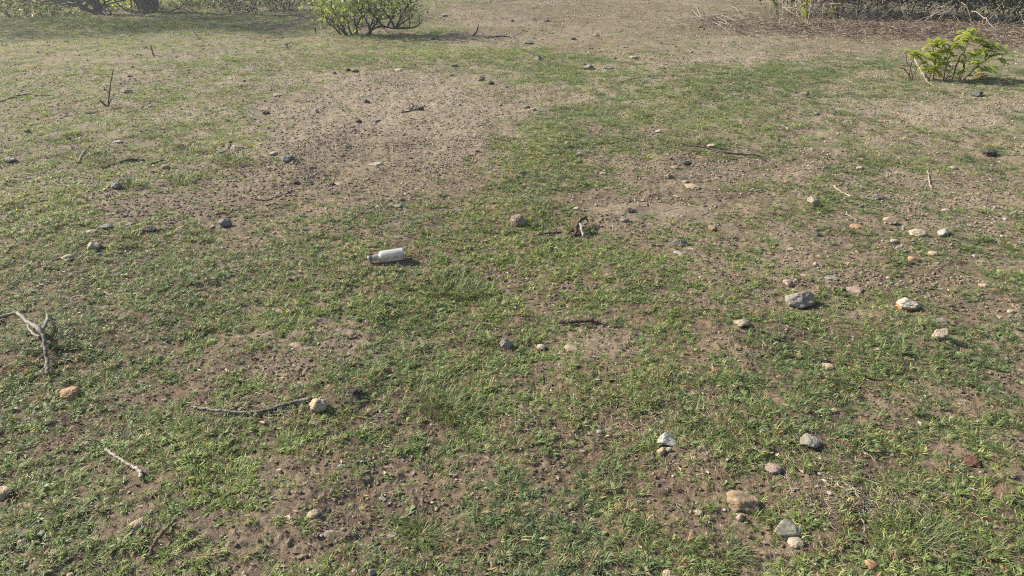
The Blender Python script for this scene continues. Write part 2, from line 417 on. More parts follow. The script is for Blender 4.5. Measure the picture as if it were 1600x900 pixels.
# ------------------------------------------------------------------ ground
def ground_sheet():
    na, nr = 860, 860
    ang = np.radians(np.linspace(-57, 57, na))
    r = 0.75 * (34 / 0.75) ** (np.linspace(0, 1, nr))
    A, R = np.meshgrid(ang, r)
    X = R * np.sin(A); Y = R * np.cos(A)
    Z = H(X, Y)
    bare = 1 - cover(X, Y)
    uu, vv = to_px(X, Y)
    crust = np.zeros_like(X)
    for (a, b, ra, rb) in ((1035, 334, 115, 18), (468, 526, 34, 13)):
        crust = np.maximum(crust, np.clip(1.6 - ((uu - a) / ra) ** 2 - ((vv - b) / rb) ** 2, 0, 1))
    # clods and crumbs in the bare earth
    c1 = np.maximum(0, noise2(X * 34, Y * 34, 9) - 0.1); c2 = np.maximum(0, noise2(X * 75, Y * 75, 10) - 0.05)
    Z = Z + bare * (1 - crust) * (0.006 * c1 + 0.007 * c2)
    idx = np.arange(na * nr).reshape(nr, na)
    Q = np.stack([idx[:-1, :-1], idx[:-1, 1:], idx[1:, 1:], idx[1:, :-1]], -1).reshape(-1, 4)
    mb = MB()
    mb.add(np.stack([X, Y, Z], -1).reshape(-1, 3), Q[:, ::-1])
    n0 = na * nr
    # the rest of the plain: two skirts out to the horizon, sharing no vertex but lying below the relief
    far = 900.0
    rim = np.concatenate([idx[0, ::-1], idx[1:, 0], idx[-1, 1:], idx[-2:0:-1, -1]])
    P = np.stack([X, Y, Z], -1).reshape(-1, 3)[rim]
    a2 = np.arctan2(P[:, 0], P[:, 1])
    k = len(rim)
    # outward fan: near rim goes back behind the camera, sides go out, far rim goes on to the horizon
    outp = []
    for i, p in enumerate(P):
        rr = math.hypot(p[0], p[1])
        if rr < 0.76: t = p[0] / 0.6; outp.append((t * far, -far, -0.02))
        elif rr > 33.9: outp.append((p[0] / rr * far * 1.3, p[1] / rr * far * 1.3, -0.02))
        else:
            s = (rr - 0.75) / 33.2
            outp.append((math.copysign(far, p[0]), -far + s * (far + far * 0.83), -0.02))
    outp = np.array(outp)
    mid = P + (outp - P) * (4.0 / np.linalg.norm(outp - P, axis=1))[:, None]; mid[:, 2] = H(mid[:, 0], mid[:, 1])
    V2 = np.concatenate([P, mid, outp])
    Q2 = []
    for i in range(k):
        j = (i + 1) % k
        Q2 += [(i, j, k + j, k + i), (k + i, k + j, 2 * k + j, 2 * k + i)]
    V2m = V2.copy(); V2m[:k, 2] -= 0.0
    mb.add(V2m, Q2)
    me = mb.mesh('ground', M['soil'])
    allv = np.concatenate(mb.v)
    u, v = to_px(allv[:, 0], np.maximum(allv[:, 1], 0.1))
    cv = np.concatenate([(1 - bare).ravel(), np.full(len(V2), 0.4)])
    dist = np.hypot(allv[:, 0], allv[:, 1])
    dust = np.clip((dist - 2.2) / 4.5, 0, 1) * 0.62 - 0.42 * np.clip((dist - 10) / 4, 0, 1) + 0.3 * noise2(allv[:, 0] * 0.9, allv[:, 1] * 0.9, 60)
    for (a, b, ra, rb, kk) in [(480, 515, 90, 50, .55), (430, 585, 70, 25, .5), (1040, 335, 110, 22, .35), (930, 525, 80, 40, .35), (1450, 710, 110, 45, .4), (620, 510, 60, 35, .3), (640, 170, 190, 60, .5), (1160, 97, 120, 14, .4)]:
        dust = dust + kk * np.exp(-(((u - a) / ra) ** 2 + ((v - b) / rb) ** 2))
    at = me.attributes.new('dust', 'FLOAT', 'POINT'); at.data.foreach_set('value', np.clip(dust, 0, 1).astype(np.float32))
    at = me.attributes.new('green', 'FLOAT', 'POINT'); at.data.foreach_set('value', np.clip((cv * 0.9 + 0.12) * np.clip((dist - 3) / 6, 0, 1), 0, 1).astype(np.float32))
    o = bpy.data.objects.new('ground', me); COL.objects.link(o)
    o['kind'] = 'structure'
    return o
GROUND = ground_sheet()

# cracked mud crust: plates of dried earth, pieces of the ground
def clip_poly(poly, n, d):
    out = []
    for i in range(len(poly)):
        a, b = poly[i], poly[(i + 1) % len(poly)]
        da, db = a @ n - d, b @ n - d
        if da <= 0: out.append(a)
        if (da < 0) != (db < 0): out.append(a + (b - a) * da / (da - db))
    return out
def mud_plates(u, v, ru, rv, cell, seed):
    rg = np.random.default_rng(seed)
    x, y, z, t = G(u, v)
    xa = G(u + ru, v)[0] - x; ya = (G(u, v - rv)[1] - G(u, v + rv)[1]) / 2
    seeds = []
    for _ in range(4000):
        p = np.array([x + rg.uniform(-1, 1) * xa, y + rg.uniform(-1, 1) * ya])
        if ((p[0] - x) / xa) ** 2 + ((p[1] - y) / ya) ** 2 > 1: continue
        if all(np.hypot(*(p - q)) > cell for q in seeds): seeds.append(p)
    for i, s in enumerate(seeds):
        poly = [s + cell * 1.5 * np.array([math.cos(a), math.sin(a)]) for a in np.linspace(0, 2 * math.pi, 9)[:-1]]
        for j, q in enumerate(seeds):
            if i == j or np.hypot(*(q - s)) > cell * 3.2: continue
            nn = (q - s) / np.hypot(*(q - s)); hsh = (min(i, j) * 7919 + max(i, j) * 104729) % 1000 / 1000; gap = 0.0002 + (0.0032 * hsh if hsh > .5 else 0.0)
            poly = clip_poly(poly, nn, (s + q) @ nn / 2 - gap)
        if len(poly) < 3: continue
        pts = []
        for a in range(len(poly)):
            p, q = poly[a], poly[(a + 1) % len(poly)]
            for f in (0, 0.33, 0.67): pts.append(p + (q - p) * f)
        pts = np.array(pts)
        jx = 0.02 * noise2(pts[:, 0] * 30, pts[:, 1] * 30, 70); jy = 0.02 * noise2(pts[:, 0] * 30, pts[:, 1] * 30, 71)
        pts = pts + np.stack([jx, jy], -1)
        k = len(pts)
        lift = 0.008 + 0.003 * rg.random(); curl = -0.010 * np.clip(((pts[:, 0] - x) / xa) ** 2 + ((pts[:, 1] - y) / ya) ** 2 - .4, 0, 2)
        zs = lambda a, b: 0.035 * noise2(a * 0.35, b * 0.35, 1) + 0.022 * noise2(a * 1.1, b * 1.1, 2) + 0.013 * noise2(a * 3.1, b * 3.1, 3) + 0.008 * noise2(a * 8, b * 8, 4)
        top = zs(pts[:, 0], pts[:, 1]) + lift + curl
        V = np.vstack([np.column_stack([pts, top]), np.column_stack([pts, top - 0.022]), [[s[0], s[1], float(zs(*s)) + lift - 0.010 * max(0, ((s[0] - x) / xa) ** 2 + ((s[1] - y) / ya) ** 2 - .4)]]])
        mb = MB()
        mb.add(V, [(a, k + a, k + (a + 1) % k, (a + 1) % k) for a in range(k)], [(a, (a + 1) % k, 2 * k) for a in range(k)])
        o = mb.build('mud_plate', M['crust'], GROUND, smooth=False)
def mat_crust():
    m, n, l, out = new_mat('mud_crust')
    p = nd(n, 'ShaderNodeBsdfPrincipled'); p.inputs['Roughness'].default_value = 0.95; p.inputs['Specular IOR Level'].default_value = 0.1
    tc = n.new('ShaderNodeTexCoord').outputs['Object']
    a = noise_n(n, l, tc, 14, 6, 0.7); b = noise_n(n, l, tc, 120, 4, 0.7)
    r = ramp(n, [(0.32, (0.145, 0.113, 0.077)), (0.68, (0.25, 0.203, 0.143))]); l.new(a.outputs[0], r.inputs[0])
    k = ramp(n, [(0.3, (0.62, 0.6, 0.58)), (0.62, (1.12, 1.12, 1.12))]); l.new(b.outputs[0], k.inputs[0])
    l.new(mixc(n, l, 0.9, r.outputs[0], k.outputs[0], 'MULTIPLY'), p.inputs['Base Color'])
    bb = bumpn(n, l, a.outputs[0], 0.6, 0.008); l.new(bumpn(n, l, b.outputs[0], 0.8, 0.004, bb), p.inputs['Normal']); l.new(p.outputs[0], out.inputs[0])
    return m
M['crust'] = mat_crust()
mud_plates(1035, 334, 95, 13, 0.105, 3)
mud_plates(468, 526, 26, 9, 0.06, 4)

# ------------------------------------------------------------------ scattered stuff by geometry nodes
def scatter(name, pts, rot, scl, idx, tint, variants, kind='stuff', label=None):
    vc = bpy.data.collections.new(name + '_variants')
    for i, me in enumerate(variants):
        vo = bpy.data.objects.new('%s_%02d' % (name, i), me); vc.objects.link(vo)
    me = bpy.data.meshes.new(name)
    me.vertices.add(len(pts)); me.vertices.foreach_set('co', pts.ravel().astype(np.float32))
    for nm, ty, key, arr in (('rot', 'FLOAT_VECTOR', 'vector', rot), ('scl', 'FLOAT_VECTOR', 'vector', scl), ('tint', 'FLOAT_VECTOR', 'vector', tint), ('pick', 'INT', 'value', idx)):
        at = me.attributes.new(nm, ty, 'POINT'); at.data.foreach_set(key, arr.ravel().astype(np.int32 if ty == 'INT' else np.float32))
    o = bpy.data.objects.new(name, me); COL.objects.link(o)
    o['kind'] = kind
    if label: o['label'] = label
    ng = bpy.data.node_groups.new(name + '_scatter', 'GeometryNodeTree')
    ng.interface.new_socket('Geometry', in_out='INPUT', socket_type='NodeSocketGeometry')
    ng.interface.new_socket('Geometry', in_out='OUTPUT', socket_type='NodeSocketGeometry')
    N, L = ng.nodes, ng.links
    gi = N.new('NodeGroupInput'); go = N.new('NodeGroupOutput')
    ci = N.new('GeometryNodeCollectionInfo'); ci.inputs['Collection'].default_value = vc
    ci.inputs['Separate Children'].default_value = True; ci.inputs['Reset Children'].default_value = True
    ip = N.new('GeometryNodeInstanceOnPoints'); ip.inputs['Pick Instance'].default_value = True
    def na(nm, dt):
        a = N.new('GeometryNodeInputNamedAttribute'); a.data_type = dt; a.inputs['Name'].default_value = nm
        return a.outputs['Attribute']
    L.new(gi.outputs[0], ip.inputs['Points']); L.new(ci.outputs[0], ip.inputs['Instance'])
    L.new(na('pick', 'INT'), ip.inputs['Instance Index']); L.new(na('scl', 'FLOAT_VECTOR'), ip.inputs['Scale'])
    er = N.new('FunctionNodeEulerToRotation'); L.new(na('rot', 'FLOAT_VECTOR'), er.inputs[0]); L.new(er.outputs[0], ip.inputs['Rotation'])
    L.new(ip.outputs[0], go.inputs[0])
    md = o.modifiers.new('scatter', 'NODES'); md.node_group = ng
    return o

CLEAR = []      # x, y, radius of ground taken up by stones, sticks and the bottle
def free(x, y):
    ok = np.ones(len(x), bool)
    C = np.array(CLEAR)
    cell = {}
    for i, (a, b, r) in enumerate(C):
        m = (np.abs(x - a) < r) & (np.abs(y - b) < r)
        j = np.nonzero(m)[0]
        if len(j): ok[j[np.hypot(x[j] - a, y[j] - b) < r]] = False
    return ok
def wedge(n, r0, r1, half=54):
    a = np.radians(RNG.uniform(-half, half, n)); r = np.sqrt(RNG.uniform(r0 * r0, r1 * r1, n))
    return r * np.sin(a), r * np.cos(a)

def blade(mb, base, az, L, w, e0, bend, tone, segs=3):
    """one grass leaf: a ribbon that rises at e0 and bends down"""
    d = np.array([math.cos(az), math.sin(az), 0]); s = np.array([-math.sin(az), math.cos(az), 0])
    p = np.array(base, float); e = e0
    V = []; 
    tw = random.uniform(-.7, .7)
    for i in range(segs + 1):
        f = i / segs
        ww = w * (0.75 + 0.5 * f) * (1 - f ** 2.2) * 0.5 + 1e-5
        side = s * math.cos(tw * f) + np.array([0, 0, 1]) * math.sin(tw * f)
        if i < segs: V += [p - side * ww, p + side * ww]
        else: V += [p]
        p = p + (d * math.cos(e) + np.array([0, 0, 1]) * math.sin(e)) * L / segs
        p[2] = max(p[2], 0.001)
        e -= bend / segs
        az2 = random.uniform(-.25, .25); d = np.array([d[0] * math.cos(az2) - d[1] * math.sin(az2), d[0] * math.sin(az2) + d[1] * math.cos(az2), 0])
    Q = [(2 * i, 2 * i + 1, 2 * i + 3, 2 * i + 2) for i in range(segs - 1)]
    mb.add(V, Q, [(2 * segs - 2, 2 * segs - 1, 2 * segs)], tone)

def tuft_mesh(k, nb, rad, L0, L1, w0, w1, upright):
    random.seed(500 + k)
    mb = MB()
    runners = [random.uniform(0, 6.28) for _ in range(4)]
    for _ in range(nb):
        a = random.choice(runners) + random.gauss(0, .3); r = rad * random.random() ** 0.7
        base = (r * math.cos(a), r * math.sin(a), random.uniform(0, .006))
        az = a + random.gauss(0, 0.9)
        blade(mb, base, az, random.uniform(L0, L1), random.uniform(w0, w1), random.uniform(0.25, 1.1) + upright, random.uniform(0.6, 1.7), random.random())
    return mb.mesh('turf_%d' % k, M['grass'], True, True)

def rosette_mesh(k):
    random.seed(640 + k); mb = MB()
    for j in range(9): blade(mb, (0, 0, .002), j * 2.4 + random.gauss(0, .2), random.uniform(.014, .028), random.uniform(.006, .010), random.uniform(.2, .7), random.uniform(.3, .9), random.random() * .85)
    return mb.mesh('rosette_%d' % k, M['grass'], True, True)

def clump_tint(x, y, n):
    """yellow-green to grey-green leaf colour varying over the ground"""
    g = np.clip(0.52 + 0.6 * fbm2(x, y, 1.3, 3, 80) - 0.075 * x + 0.16 * RNG.normal(size=n), 0, 1)[:, None]
    a = np.array([0.134, 0.185, 0.090]); b = np.array([0.228, 0.292, 0.092])
    t = a * (1 - g) + b * g
    dry = (RNG.random(n) < 0.11 + 0.12 * np.clip(noise2(x * 1.7, y * 1.7, 83), 0, 1))[:, None]
    t = np.where(dry, np.array([0.27, 0.225, 0.12]) * RNG.uniform(0.7, 1.15, (n, 1)), t)
    return t * RNG.uniform(0.75, 1.2, (n, 1))

def grass():
    fine = [tuft_mesh(k, 17, 0.018, 0.012, 0.032, 0.0026, 0.0044, 0.0) for k in range(7)] + \
           [tuft_mesh(10 + k, 13, 0.010, 0.014, 0.036, 0.0026, 0.0042, 0.25) for k in range(4)]
    fine[9] = rosette_mesh(1); fine[10] = rosette_mesh(2); fine[8] = tuft_mesh(31, 8, 0.012, 0.025, 0.065, 0.0018, 0.0032, 0.4)
    carpet = [tuft_mesh(20 + k, 50, 0.085, 0.014, 0.034, 0.0030, 0.0055, 0.05) for k in range(5)]
    var = fine + carpet
    X = []; Y = []; S = []; I = []
    for (r0, r1, dens, s, car) in ((1.0, 3.0, 3600, 1.0, 0), (3.0, 6.0, 2400, 1.0, 0), (6.0, 11, 1000, 1.05, .3), (11, 26, 170, 1.1, 1)):
        n = int(dens * 0.942 * (r1 * r1 - r0 * r0))
        x, y = wedge(n, r0, r1)
        c = cover(x, y)
        keep = RNG.random(n) < c * (0.76 if r0 < 5 else 0.70) + 0.20 * np.clip(density(x, y) * 1.6, 0.22, 1)
        keep[keep] = free(x[keep], y[keep])
        x, y, c = x[keep], y[keep], c[keep]; n = len(x)
        isc = RNG.random(n) < car
        X.append(x); Y.append(y); S.append(s * RNG.uniform(0.5, 1.15, n) * (0.65 + 0.35 * c))
        I.append(np.where(isc, 11 + RNG.integers(0, 5, n), np.where(RNG.random(n) < .82, RNG.integers(0, 9, n), RNG.integers(9, 11, n))))
    x = np.concatenate(X); y = np.concatenate(Y); s = np.concatenate(S); i = np.concatenate(I); n = len(x)
    rot = np.column_stack([RNG.normal(0, .12, n), RNG.normal(0, .12, n), RNG.uniform(0, 6.28, n)])
    scl = np.column_stack([s, s, s * RNG.uniform(0.6, 1.15, n)])
    pts = np.column_stack([x, y, H(x, y) + 0.001])
    scatter('grass', pts, rot, scl, i, clump_tint(x, y, n), var, label='short creeping green grass in broken patches over the earth')

def pebble_mesh(k, sub, flat, name, mat):
    import bmesh
    bm = bmesh.new(); bmesh.ops.create_icosphere(bm, subdivisions=sub, radius=1)
    rg = np.random.default_rng(900 + k)
    V = np.array([v.co[:] for v in bm.verts]); F = [[v.index for v in f.verts] for f in bm.faces]; bm.free()
    V = V / np.linalg.norm(V, axis=1)[:, None]
    R = 1 + 0.25 * noise3(V * 1.6 + k * 3.1, k) + 0.1 * noise3(V * 4 + k, k + 3)
    for _ in range(6):
        nn = rg.normal(size=3); nn /= np.linalg.norm(nn); c = V @ nn
        R = np.where(c > 0.3, np.minimum(R, rg.uniform(0.6, 0.85) / np.maximum(c, 0.3)), R)
    V = V * R[:, None] * np.array([1, rg.uniform(0.6, 0.95), flat])
    mb = MB(); mb.add(V, None, F)
    return mb.mesh(name, mat, False)

def gravel():
    var = [pebble_mesh(k, 2 if k < 4 else 1, 0.62 if k % 2 else 0.45, 'pebble_%d' % k, M['gravel']) for k in range(8)]
    X = []; Y = []; S = []
    for (r0, r1, dens, s0, s1) in ((1.0, 3.0, 14000, .0014, .0068), (3.0, 6.0, 5200, .0028, .0105), (6.0, 11, 1700, .0035, .0125), (11, 26, 240, .005, .020)):
        n = int(dens * 0.942 * (r1 * r1 - r0 * r0))
        x, y = wedge(n, r0, r1)
        b = 1 - cover(x, y); keep = RNG.random(n) < b * np.clip(0.55 + 0.8 * fbm2(x, y, 2.6, 3, 91), 0.15, 1) + 0.02
        x, y = x[keep], y[keep]; n = len(x)
        X.append(x); Y.append(y); S.append(s0 * .8 + (s1 * 1.25 - s0) * RNG.random(n) ** 3.6)
    x = np.concatenate(X); y = np.concatenate(Y); s = np.concatenate(S); n = len(x)
    rot = np.column_stack([RNG.normal(0, .3, n), RNG.normal(0, .3, n), RNG.uniform(0, 6.28, n)])
    scl = np.column_stack([s, s, s])
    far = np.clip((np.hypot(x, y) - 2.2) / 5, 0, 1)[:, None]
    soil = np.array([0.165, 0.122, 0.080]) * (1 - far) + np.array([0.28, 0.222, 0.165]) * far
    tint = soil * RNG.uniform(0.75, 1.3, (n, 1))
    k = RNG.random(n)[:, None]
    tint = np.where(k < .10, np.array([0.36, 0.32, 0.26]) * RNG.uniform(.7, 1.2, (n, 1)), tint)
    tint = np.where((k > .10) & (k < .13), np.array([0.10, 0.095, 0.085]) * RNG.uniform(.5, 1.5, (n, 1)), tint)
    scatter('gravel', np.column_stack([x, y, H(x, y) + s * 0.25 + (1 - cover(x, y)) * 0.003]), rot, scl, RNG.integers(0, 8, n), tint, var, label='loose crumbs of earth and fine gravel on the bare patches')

def straw_mesh(k):
    random.seed(700 + k)
    mb = MB()
    L = 0.5
    pts = [(-L, 0, 0), (-L * .3, random.uniform(-.12, .12), random.uniform(0, .12)), (L * .3, random.uniform(-.15, .15), random.uniform(0, .1)), (L, random.uniform(-.25, .25), 0.0)]
    tube(mb, pts, 0.018, 0.010, 6, 3, 0)
    if k % 2: tube(mb, [pts[1], (L * .2, .18, .08), (L * .5, .32, .02)], 0.013, 0.007, 4, 3, 0)
    return mb.mesh('straw_%d' % k, M['straw'], True)
def deadleaf_mesh(k):
    random.seed(760 + k)
    V = [(-.5, 0, .02), (-.15, -.2, .1), (.2, -.17, .06), (.5, 0, .0), (.2, .17, .09), (-.15, .2, .03), (0, 0, 0)]
    mb = MB(); mb.add(V, None, [(0, 1, 6), (1, 2, 6), (2, 3, 6), (3, 4, 6), (4, 5, 6), (5, 0, 6)])
    return mb.mesh('dead_leaf_%d' % k, M['straw'], False)

def px_blob(n, u, v, ru, rv):
    uu = u + RNG.normal(size=n) * ru * .5; vv = v + RNG.normal(size=n) * rv * .5
    cx = (uu - 800) / F_PX; cy = (450 - np.maximum(vv, -20)) / F_PX
    tt = CAM_H / (math.sin(PITCH) - cy * math.cos(PITCH))
    return cx * tt, (math.cos(PITCH) + cy * math.sin(PITCH)) * tt

def litter():
    var = [straw_mesh(k) for k in range(6)] + [deadleaf_mesh(k) for k in range(3)]
    X = []; Y = []; S = []; C = []
    for (u, v, ru, rv, n, s0, s1) in ((1000, 640, 150, 40, 380, .02, .06), (1340, 790, 140, 36, 420, .02, .07), (110, 440, 70, 60, 260, .03, .07), (1500, 285, 90, 36, 260, .03, .09),
                                     (90, 530, 60, 50, 130, .02, .06), (1110, 720, 80, 40, 130, .02, .05), (640, 300, 300, 60, 160, .03, .08), (1450, 860, 140, 40, 140, .03, .07), (180, 690, 80, 40, 90, .02, .06),
                                     (1250, 735, 90, 60, 160, .02, .06), (390, 650, 100, 20, 110, .03, .07)):
        x, y = px_blob(n, u, v, ru, rv); X.append(x); Y.append(y); S.append(RNG.uniform(s0, s1, n)); C.append(np.where(RNG.random(n) < .85, RNG.integers(0, 6, n), RNG.integers(6, 9, n)))
    for (r0, r1, dens, s0, s1) in ((1.0, 4.0, 620, .012, .060), (4.0, 10, 100, .025, .09), (10, 22, 5, .06, .16)):
        n = int(dens * .942 * (r1 * r1 - r0 * r0)); x, y = wedge(n, r0, r1)
        X.append(x); Y.append(y); S.append(RNG.uniform(s0, s1, n)); C.append(np.where(RNG.random(n) < .8, RNG.integers(0, 6, n), RNG.integers(6, 9, n)))
    x = np.concatenate(X); y = np.concatenate(Y); s = np.concatenate(S); c = np.concatenate(C); n = len(x)
    s = np.where(c >= 6, s * 0.4, s)
    tint = np.array([0.36, 0.30, 0.215]) * RNG.uniform(0.35, 1.3, (n, 1)) * np.array([1, 1, 1]) + RNG.normal(0, .015, (n, 3))
    rot = np.column_stack([RNG.normal(0, .12, n), RNG.normal(0, .12, n), RNG.uniform(0, 6.28, n)])
    scatter('straw_litter', np.column_stack([x, y, H(x, y) + 0.007]), rot, np.column_stack([s, s, s]), c, np.clip(tint, .02, 1), var, label='dry straw and leaf fragments strewn over the turf')

def hedge_litter():
    var = [straw_mesh(20 + k) for k in range(5)] + [deadleaf_mesh(20 + k) for k in range(3)]
    X = []; Y = []
    for (u, v, ru, rv, n) in ((1330, 42, 180, 13, 2600), (1480, 48, 180, 14, 2200), (1170, 36, 110, 14, 800), (1580, 60, 80, 14, 700)):
        x, y = px_blob(n, u, v, ru, rv); X.append(x); Y.append(y)
    x = np.concatenate(X); y = np.concatenate(Y); n = len(x)
    c = np.where(RNG.random(n) < .6, RNG.integers(0, 5, n), RNG.integers(5, 8, n))
    s = np.where(c >= 5, RNG.uniform(.03, .07, n), RNG.uniform(.08, .32, n))
    tint = np.array([0.24, 0.19, 0.135]) * RNG.uniform(0.3, 1.35, (n, 1)); tint = np.where((c >= 5)[:, None], tint * np.array([1.0, .88, .78]), tint)
    rot = np.column_stack([RNG.normal(0, .25, n), RNG.normal(0, .3, n), RNG.uniform(0, 6.28, n)])
    scatter('leaf_litter', np.column_stack([x, y, H(x, y) + RNG.uniform(.005, .06, n)]), rot, np.column_stack([s, s, s]), c, tint, var, label='brown dead leaves and broken stems heaped before the thicket')


# ------------------------------------------------------------------ stones
COLR = dict(cream=(.33, .28, .20), white=(.31, .295, .255), grey=(.215, .195, .16), pale=(.28, .25, .195), dark=(.10, .097, .09), dgrey=(.165, .158, .14), tan=(.33, .26, .17),
            orange=(.32, .195, .105), brown=(.22, .165, .105), pink=(.27, .21, .165), green=(.20, .195, .145), red=(.105, .052, .04), clod=(.06, .048, .038))
import bmesh as _bm
_b = _bm.new(); _bm.ops.create_icosphere(_b, subdivisions=4, radius=1)
ICO_V = np.array([v.co[:] for v in _b.verts]); ICO_F = [[v.index for v in f.verts] for f in _b.faces]; _b.free()
_b = _bm.new(); _bm.ops.create_icosphere(_b, subdivisions=3, radius=1)
ICO3_V = np.array([v.co[:] for v in _b.verts]); ICO3_F = [[v.index for v in f.verts] for f in _b.faces]; _b.free()

def stone_shape(seed, form, big):
    rg = np.random.default_rng(seed)
    D = (ICO_V if big else ICO3_V); D = D / np.linalg.norm(D, axis=1)[:, None]
    R = np.full(len(D), 1.0)
    npl = {'ang': 13, 'round': 7, 'flat': 10, 'clod': 8}[form]
    lo, hi = {'ang': (.50, .80), 'round': (.80, .95), 'flat': (.62, .9), 'clod': (.7, .95)}[form]
    sh = {'ang': 45.0, 'flat': 30.0, 'round': 16.0, 'clod': 12.0}[form]
    acc = np.exp(-sh * R)
    for _ in range(npl):
        nn = rg.normal(size=3); nn /= np.linalg.norm(nn); c = D @ nn
        rr = np.where(c > 0.12, rg.uniform(lo, hi) / np.maximum(c, 0.12), 4.0)
        acc = acc + np.exp(-sh * np.minimum(rr, 4))
    R = -np.log(acc) / sh
    a = {'ang': 1.0, 'round': .85, 'flat': .9, 'clod': 2.0}[form]
    R = R * (1 + a * (.12 * noise3(D * 2.1 + seed, seed) + .07 * noise3(D * 5 + seed, seed + 1) + .05 * noise3(D * 11, seed + 2) + .03 * noise3(D * 24, seed + 3)))
    V = D * R[:, None]
    V -= (V.max(0) + V.min(0)) / 2
    V /= (V.max(0) - V.min(0))          # unit box
    return V
STONE_N = 0
def stone(u, v, w, h, col, label, form='ang', name='stone', cat='stone', yaw=None, tilt=0.0, deep=0.85, mat=None, group=None, lift=0.0, low=None):
    global STONE_N
    STONE_N += 1
    x, y, z, t = G(u, v + 0.28 * h)
    th = math.atan2(CAM_H, y)
    W = w * t / F_PX * 1.04; D = W * deep; hi = h * t / F_PX
    Hh = (hi - D * math.sin(th) * 0.8) / math.cos(th)
    Hh = max(Hh, W * (low or (0.22 if form == 'flat' else 0.42))) * 1.12
    V = stone_shape(1000 + STONE_N * 7, form, w > 17) * np.array([W, D, Hh])
    V[:, 2] += Hh * 0.5
    sink = Hh * (0.18 if form != 'flat' else 0.22)
    CLEAR.append((x, y, W * .44)); CLEAR.append((x, y - W * .35, W * .30))
    mb = MB(); mb.add(V, None, ICO_F if w > 17 else ICO3_F)
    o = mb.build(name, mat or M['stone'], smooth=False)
    o.location = (x, y, z - sink + lift)
    rg = random.Random(STONE_N)
    o.rotation_euler = (0, tilt, (rg.uniform(-.3, .3) if yaw is None else yaw))
    c = COLR[col]; k = rg.uniform(.9, 1.1)
    o.color = (c[0] * k, c[1] * k, c[2] * k, 1)
    if mat is M['two']:
        pass
    return set_props(o, label, cat, group)

S = stone
# the big ones in front and on the right
S(1160, 779, 50, 34, 'brown', 'large rough brown rock, the biggest stone near the bottom edge', name='rock', cat='rock')
S(1156, 808, 12, 15, 'pink', 'small brownish pebble touching the foot of the large brown rock', form='round')
S(1231, 825, 43, 22, 'green', 'angular flat-topped grey-green stone just beyond a small pale stone', low=.32)
S(1243, 846, 25, 17, 'cream', 'small pale rounded stone in front of the angular grey-green stone', form='round')
S(1040, 684, 33, 26, 'white', 'grey-white angular stone with a small tan stone against it', name='rock', cat='rock', tilt=.25)
S(1033, 704, 15, 15, 'tan', 'small tan stone leaning against the grey-white angular rock')
S(1045, 702, 9, 10, 'pale', 'tiny grey pebble wedged between the grey-white rock and tan stone')
S(1265, 688, 31, 21, 'grey', 'brownish grey blocky stone in grass above the angular grey-green stone')
S(1207, 731, 27, 14, 'pink', 'low pinkish grey stone half sunk in dry straw', form='round')
S(1518, 721, 25, 13, 'red', 'dark red-brown oblong stone on bare earth by the right edge', form='round')
S(1360, 880, 22, 15, 'orange', 'rusty orange stone at the bottom edge beside the grey tussock', form='round')
S(1044, 896, 19, 12, 'tan', 'tan stone cut by the bottom edge of the picture', form='round')
S(1570, 885, 14, 9, 'orange', 'small pale orange chip at the bottom corner beyond the tussock', form='flat')
S(1247, 470, 43, 29, 'grey', 'large pitted grey rock in the turf, biggest in the right half', name='rock', cat='rock', low=.66)
S(1416, 475, 34, 20, 'cream', 'cream stone split by a bright ochre band', name='rock', cat='rock', mat=M['two'], low=.5)
S(1460, 521, 23, 30, 'cream', 'pale elongated stone leaning with a dark shadow beside it', name='rock', cat='rock', tilt=.5, low=1.0, deep=.8)
S(1471, 499, 17, 10, 'dgrey', 'dark grey stone just behind the pale leaning stone', form='flat')
S(1293, 572, 20, 15, 'tan', 'tan rounded stone alone in grass below the large pitted rock', form='round')
S(1158, 504, 26, 15, 'cream', 'pale tan stone with a dark end, nearer the camera than the pitted rock')
S(1336, 452, 26, 11, 'pink', 'low pinkish stone beyond and right of the large pitted rock', form='flat')
S(1232, 442, 17, 14, 'pink', 'pinkish brown stone standing right behind the large pitted rock')
S(1195, 670, 18, 10, 'grey', 'flat grey stone in grass beyond the brownish grey blocky stone', form='flat')
S(1303, 641, 10, 9, 'tan', 'tiny tan pebble in grass beyond the brownish blocky stone', form='round')
S(1578, 486, 12, 9, 'tan', 'small tan stone at the right edge level with the ochre-banded stone')
S(1561, 494, 10, 6, 'pale', 'pale chip next to the small tan stone at the right edge', form='flat')
S(1582, 743, 9, 8, 'pale', 'pale pebble at the right edge past the red-brown stone', form='round')
S(1373, 545, 8, 6, 'pale', 'tiny pale pebble between the tan rounded and the leaning stone', form='round')
# right middle group
S(1270, 316, 19, 18, 'cream', 'upright pale stone with shaded side, alone beside dark grass', low=.8)
S(1433, 364, 27, 17, 'cream', 'biggest pale rounded stone of the cluster on the right', form='round')
S(1473, 365, 16, 16, 'white', 'chalky pale slab right of the biggest stone of its cluster')
S(1390, 345, 22, 12, 'tan', 'tan stone behind the biggest pale stone of the right cluster')
S(1338, 353, 20, 10, 'orange', 'flat orange-tan stone at the near end of a white twig', form='flat')
S(1396, 376, 12, 8, 'pale', 'small pale stone in front of the biggest stone of its cluster', form='round')
S(1405, 387, 13, 9, 'green', 'small grey-green stone lowest but two in the right cluster')
S(1426, 404, 18, 10, 'orange', 'orange stone nearest the camera in the right cluster')
S(1457, 396, 15, 8, 'tan', 'yellowish tan stone right of the near orange stone', form='round')
S(1477, 329, 14, 9, 'cream', 'yellowish pale stone beyond the chalky slab', form='flat')
S(1371, 308, 17, 10, 'dark', 'dark charcoal stone right of the upright pale stone')
S(1343, 262, 10, 8, 'tan', 'small rounded tan stone past the pale stick', form='round')
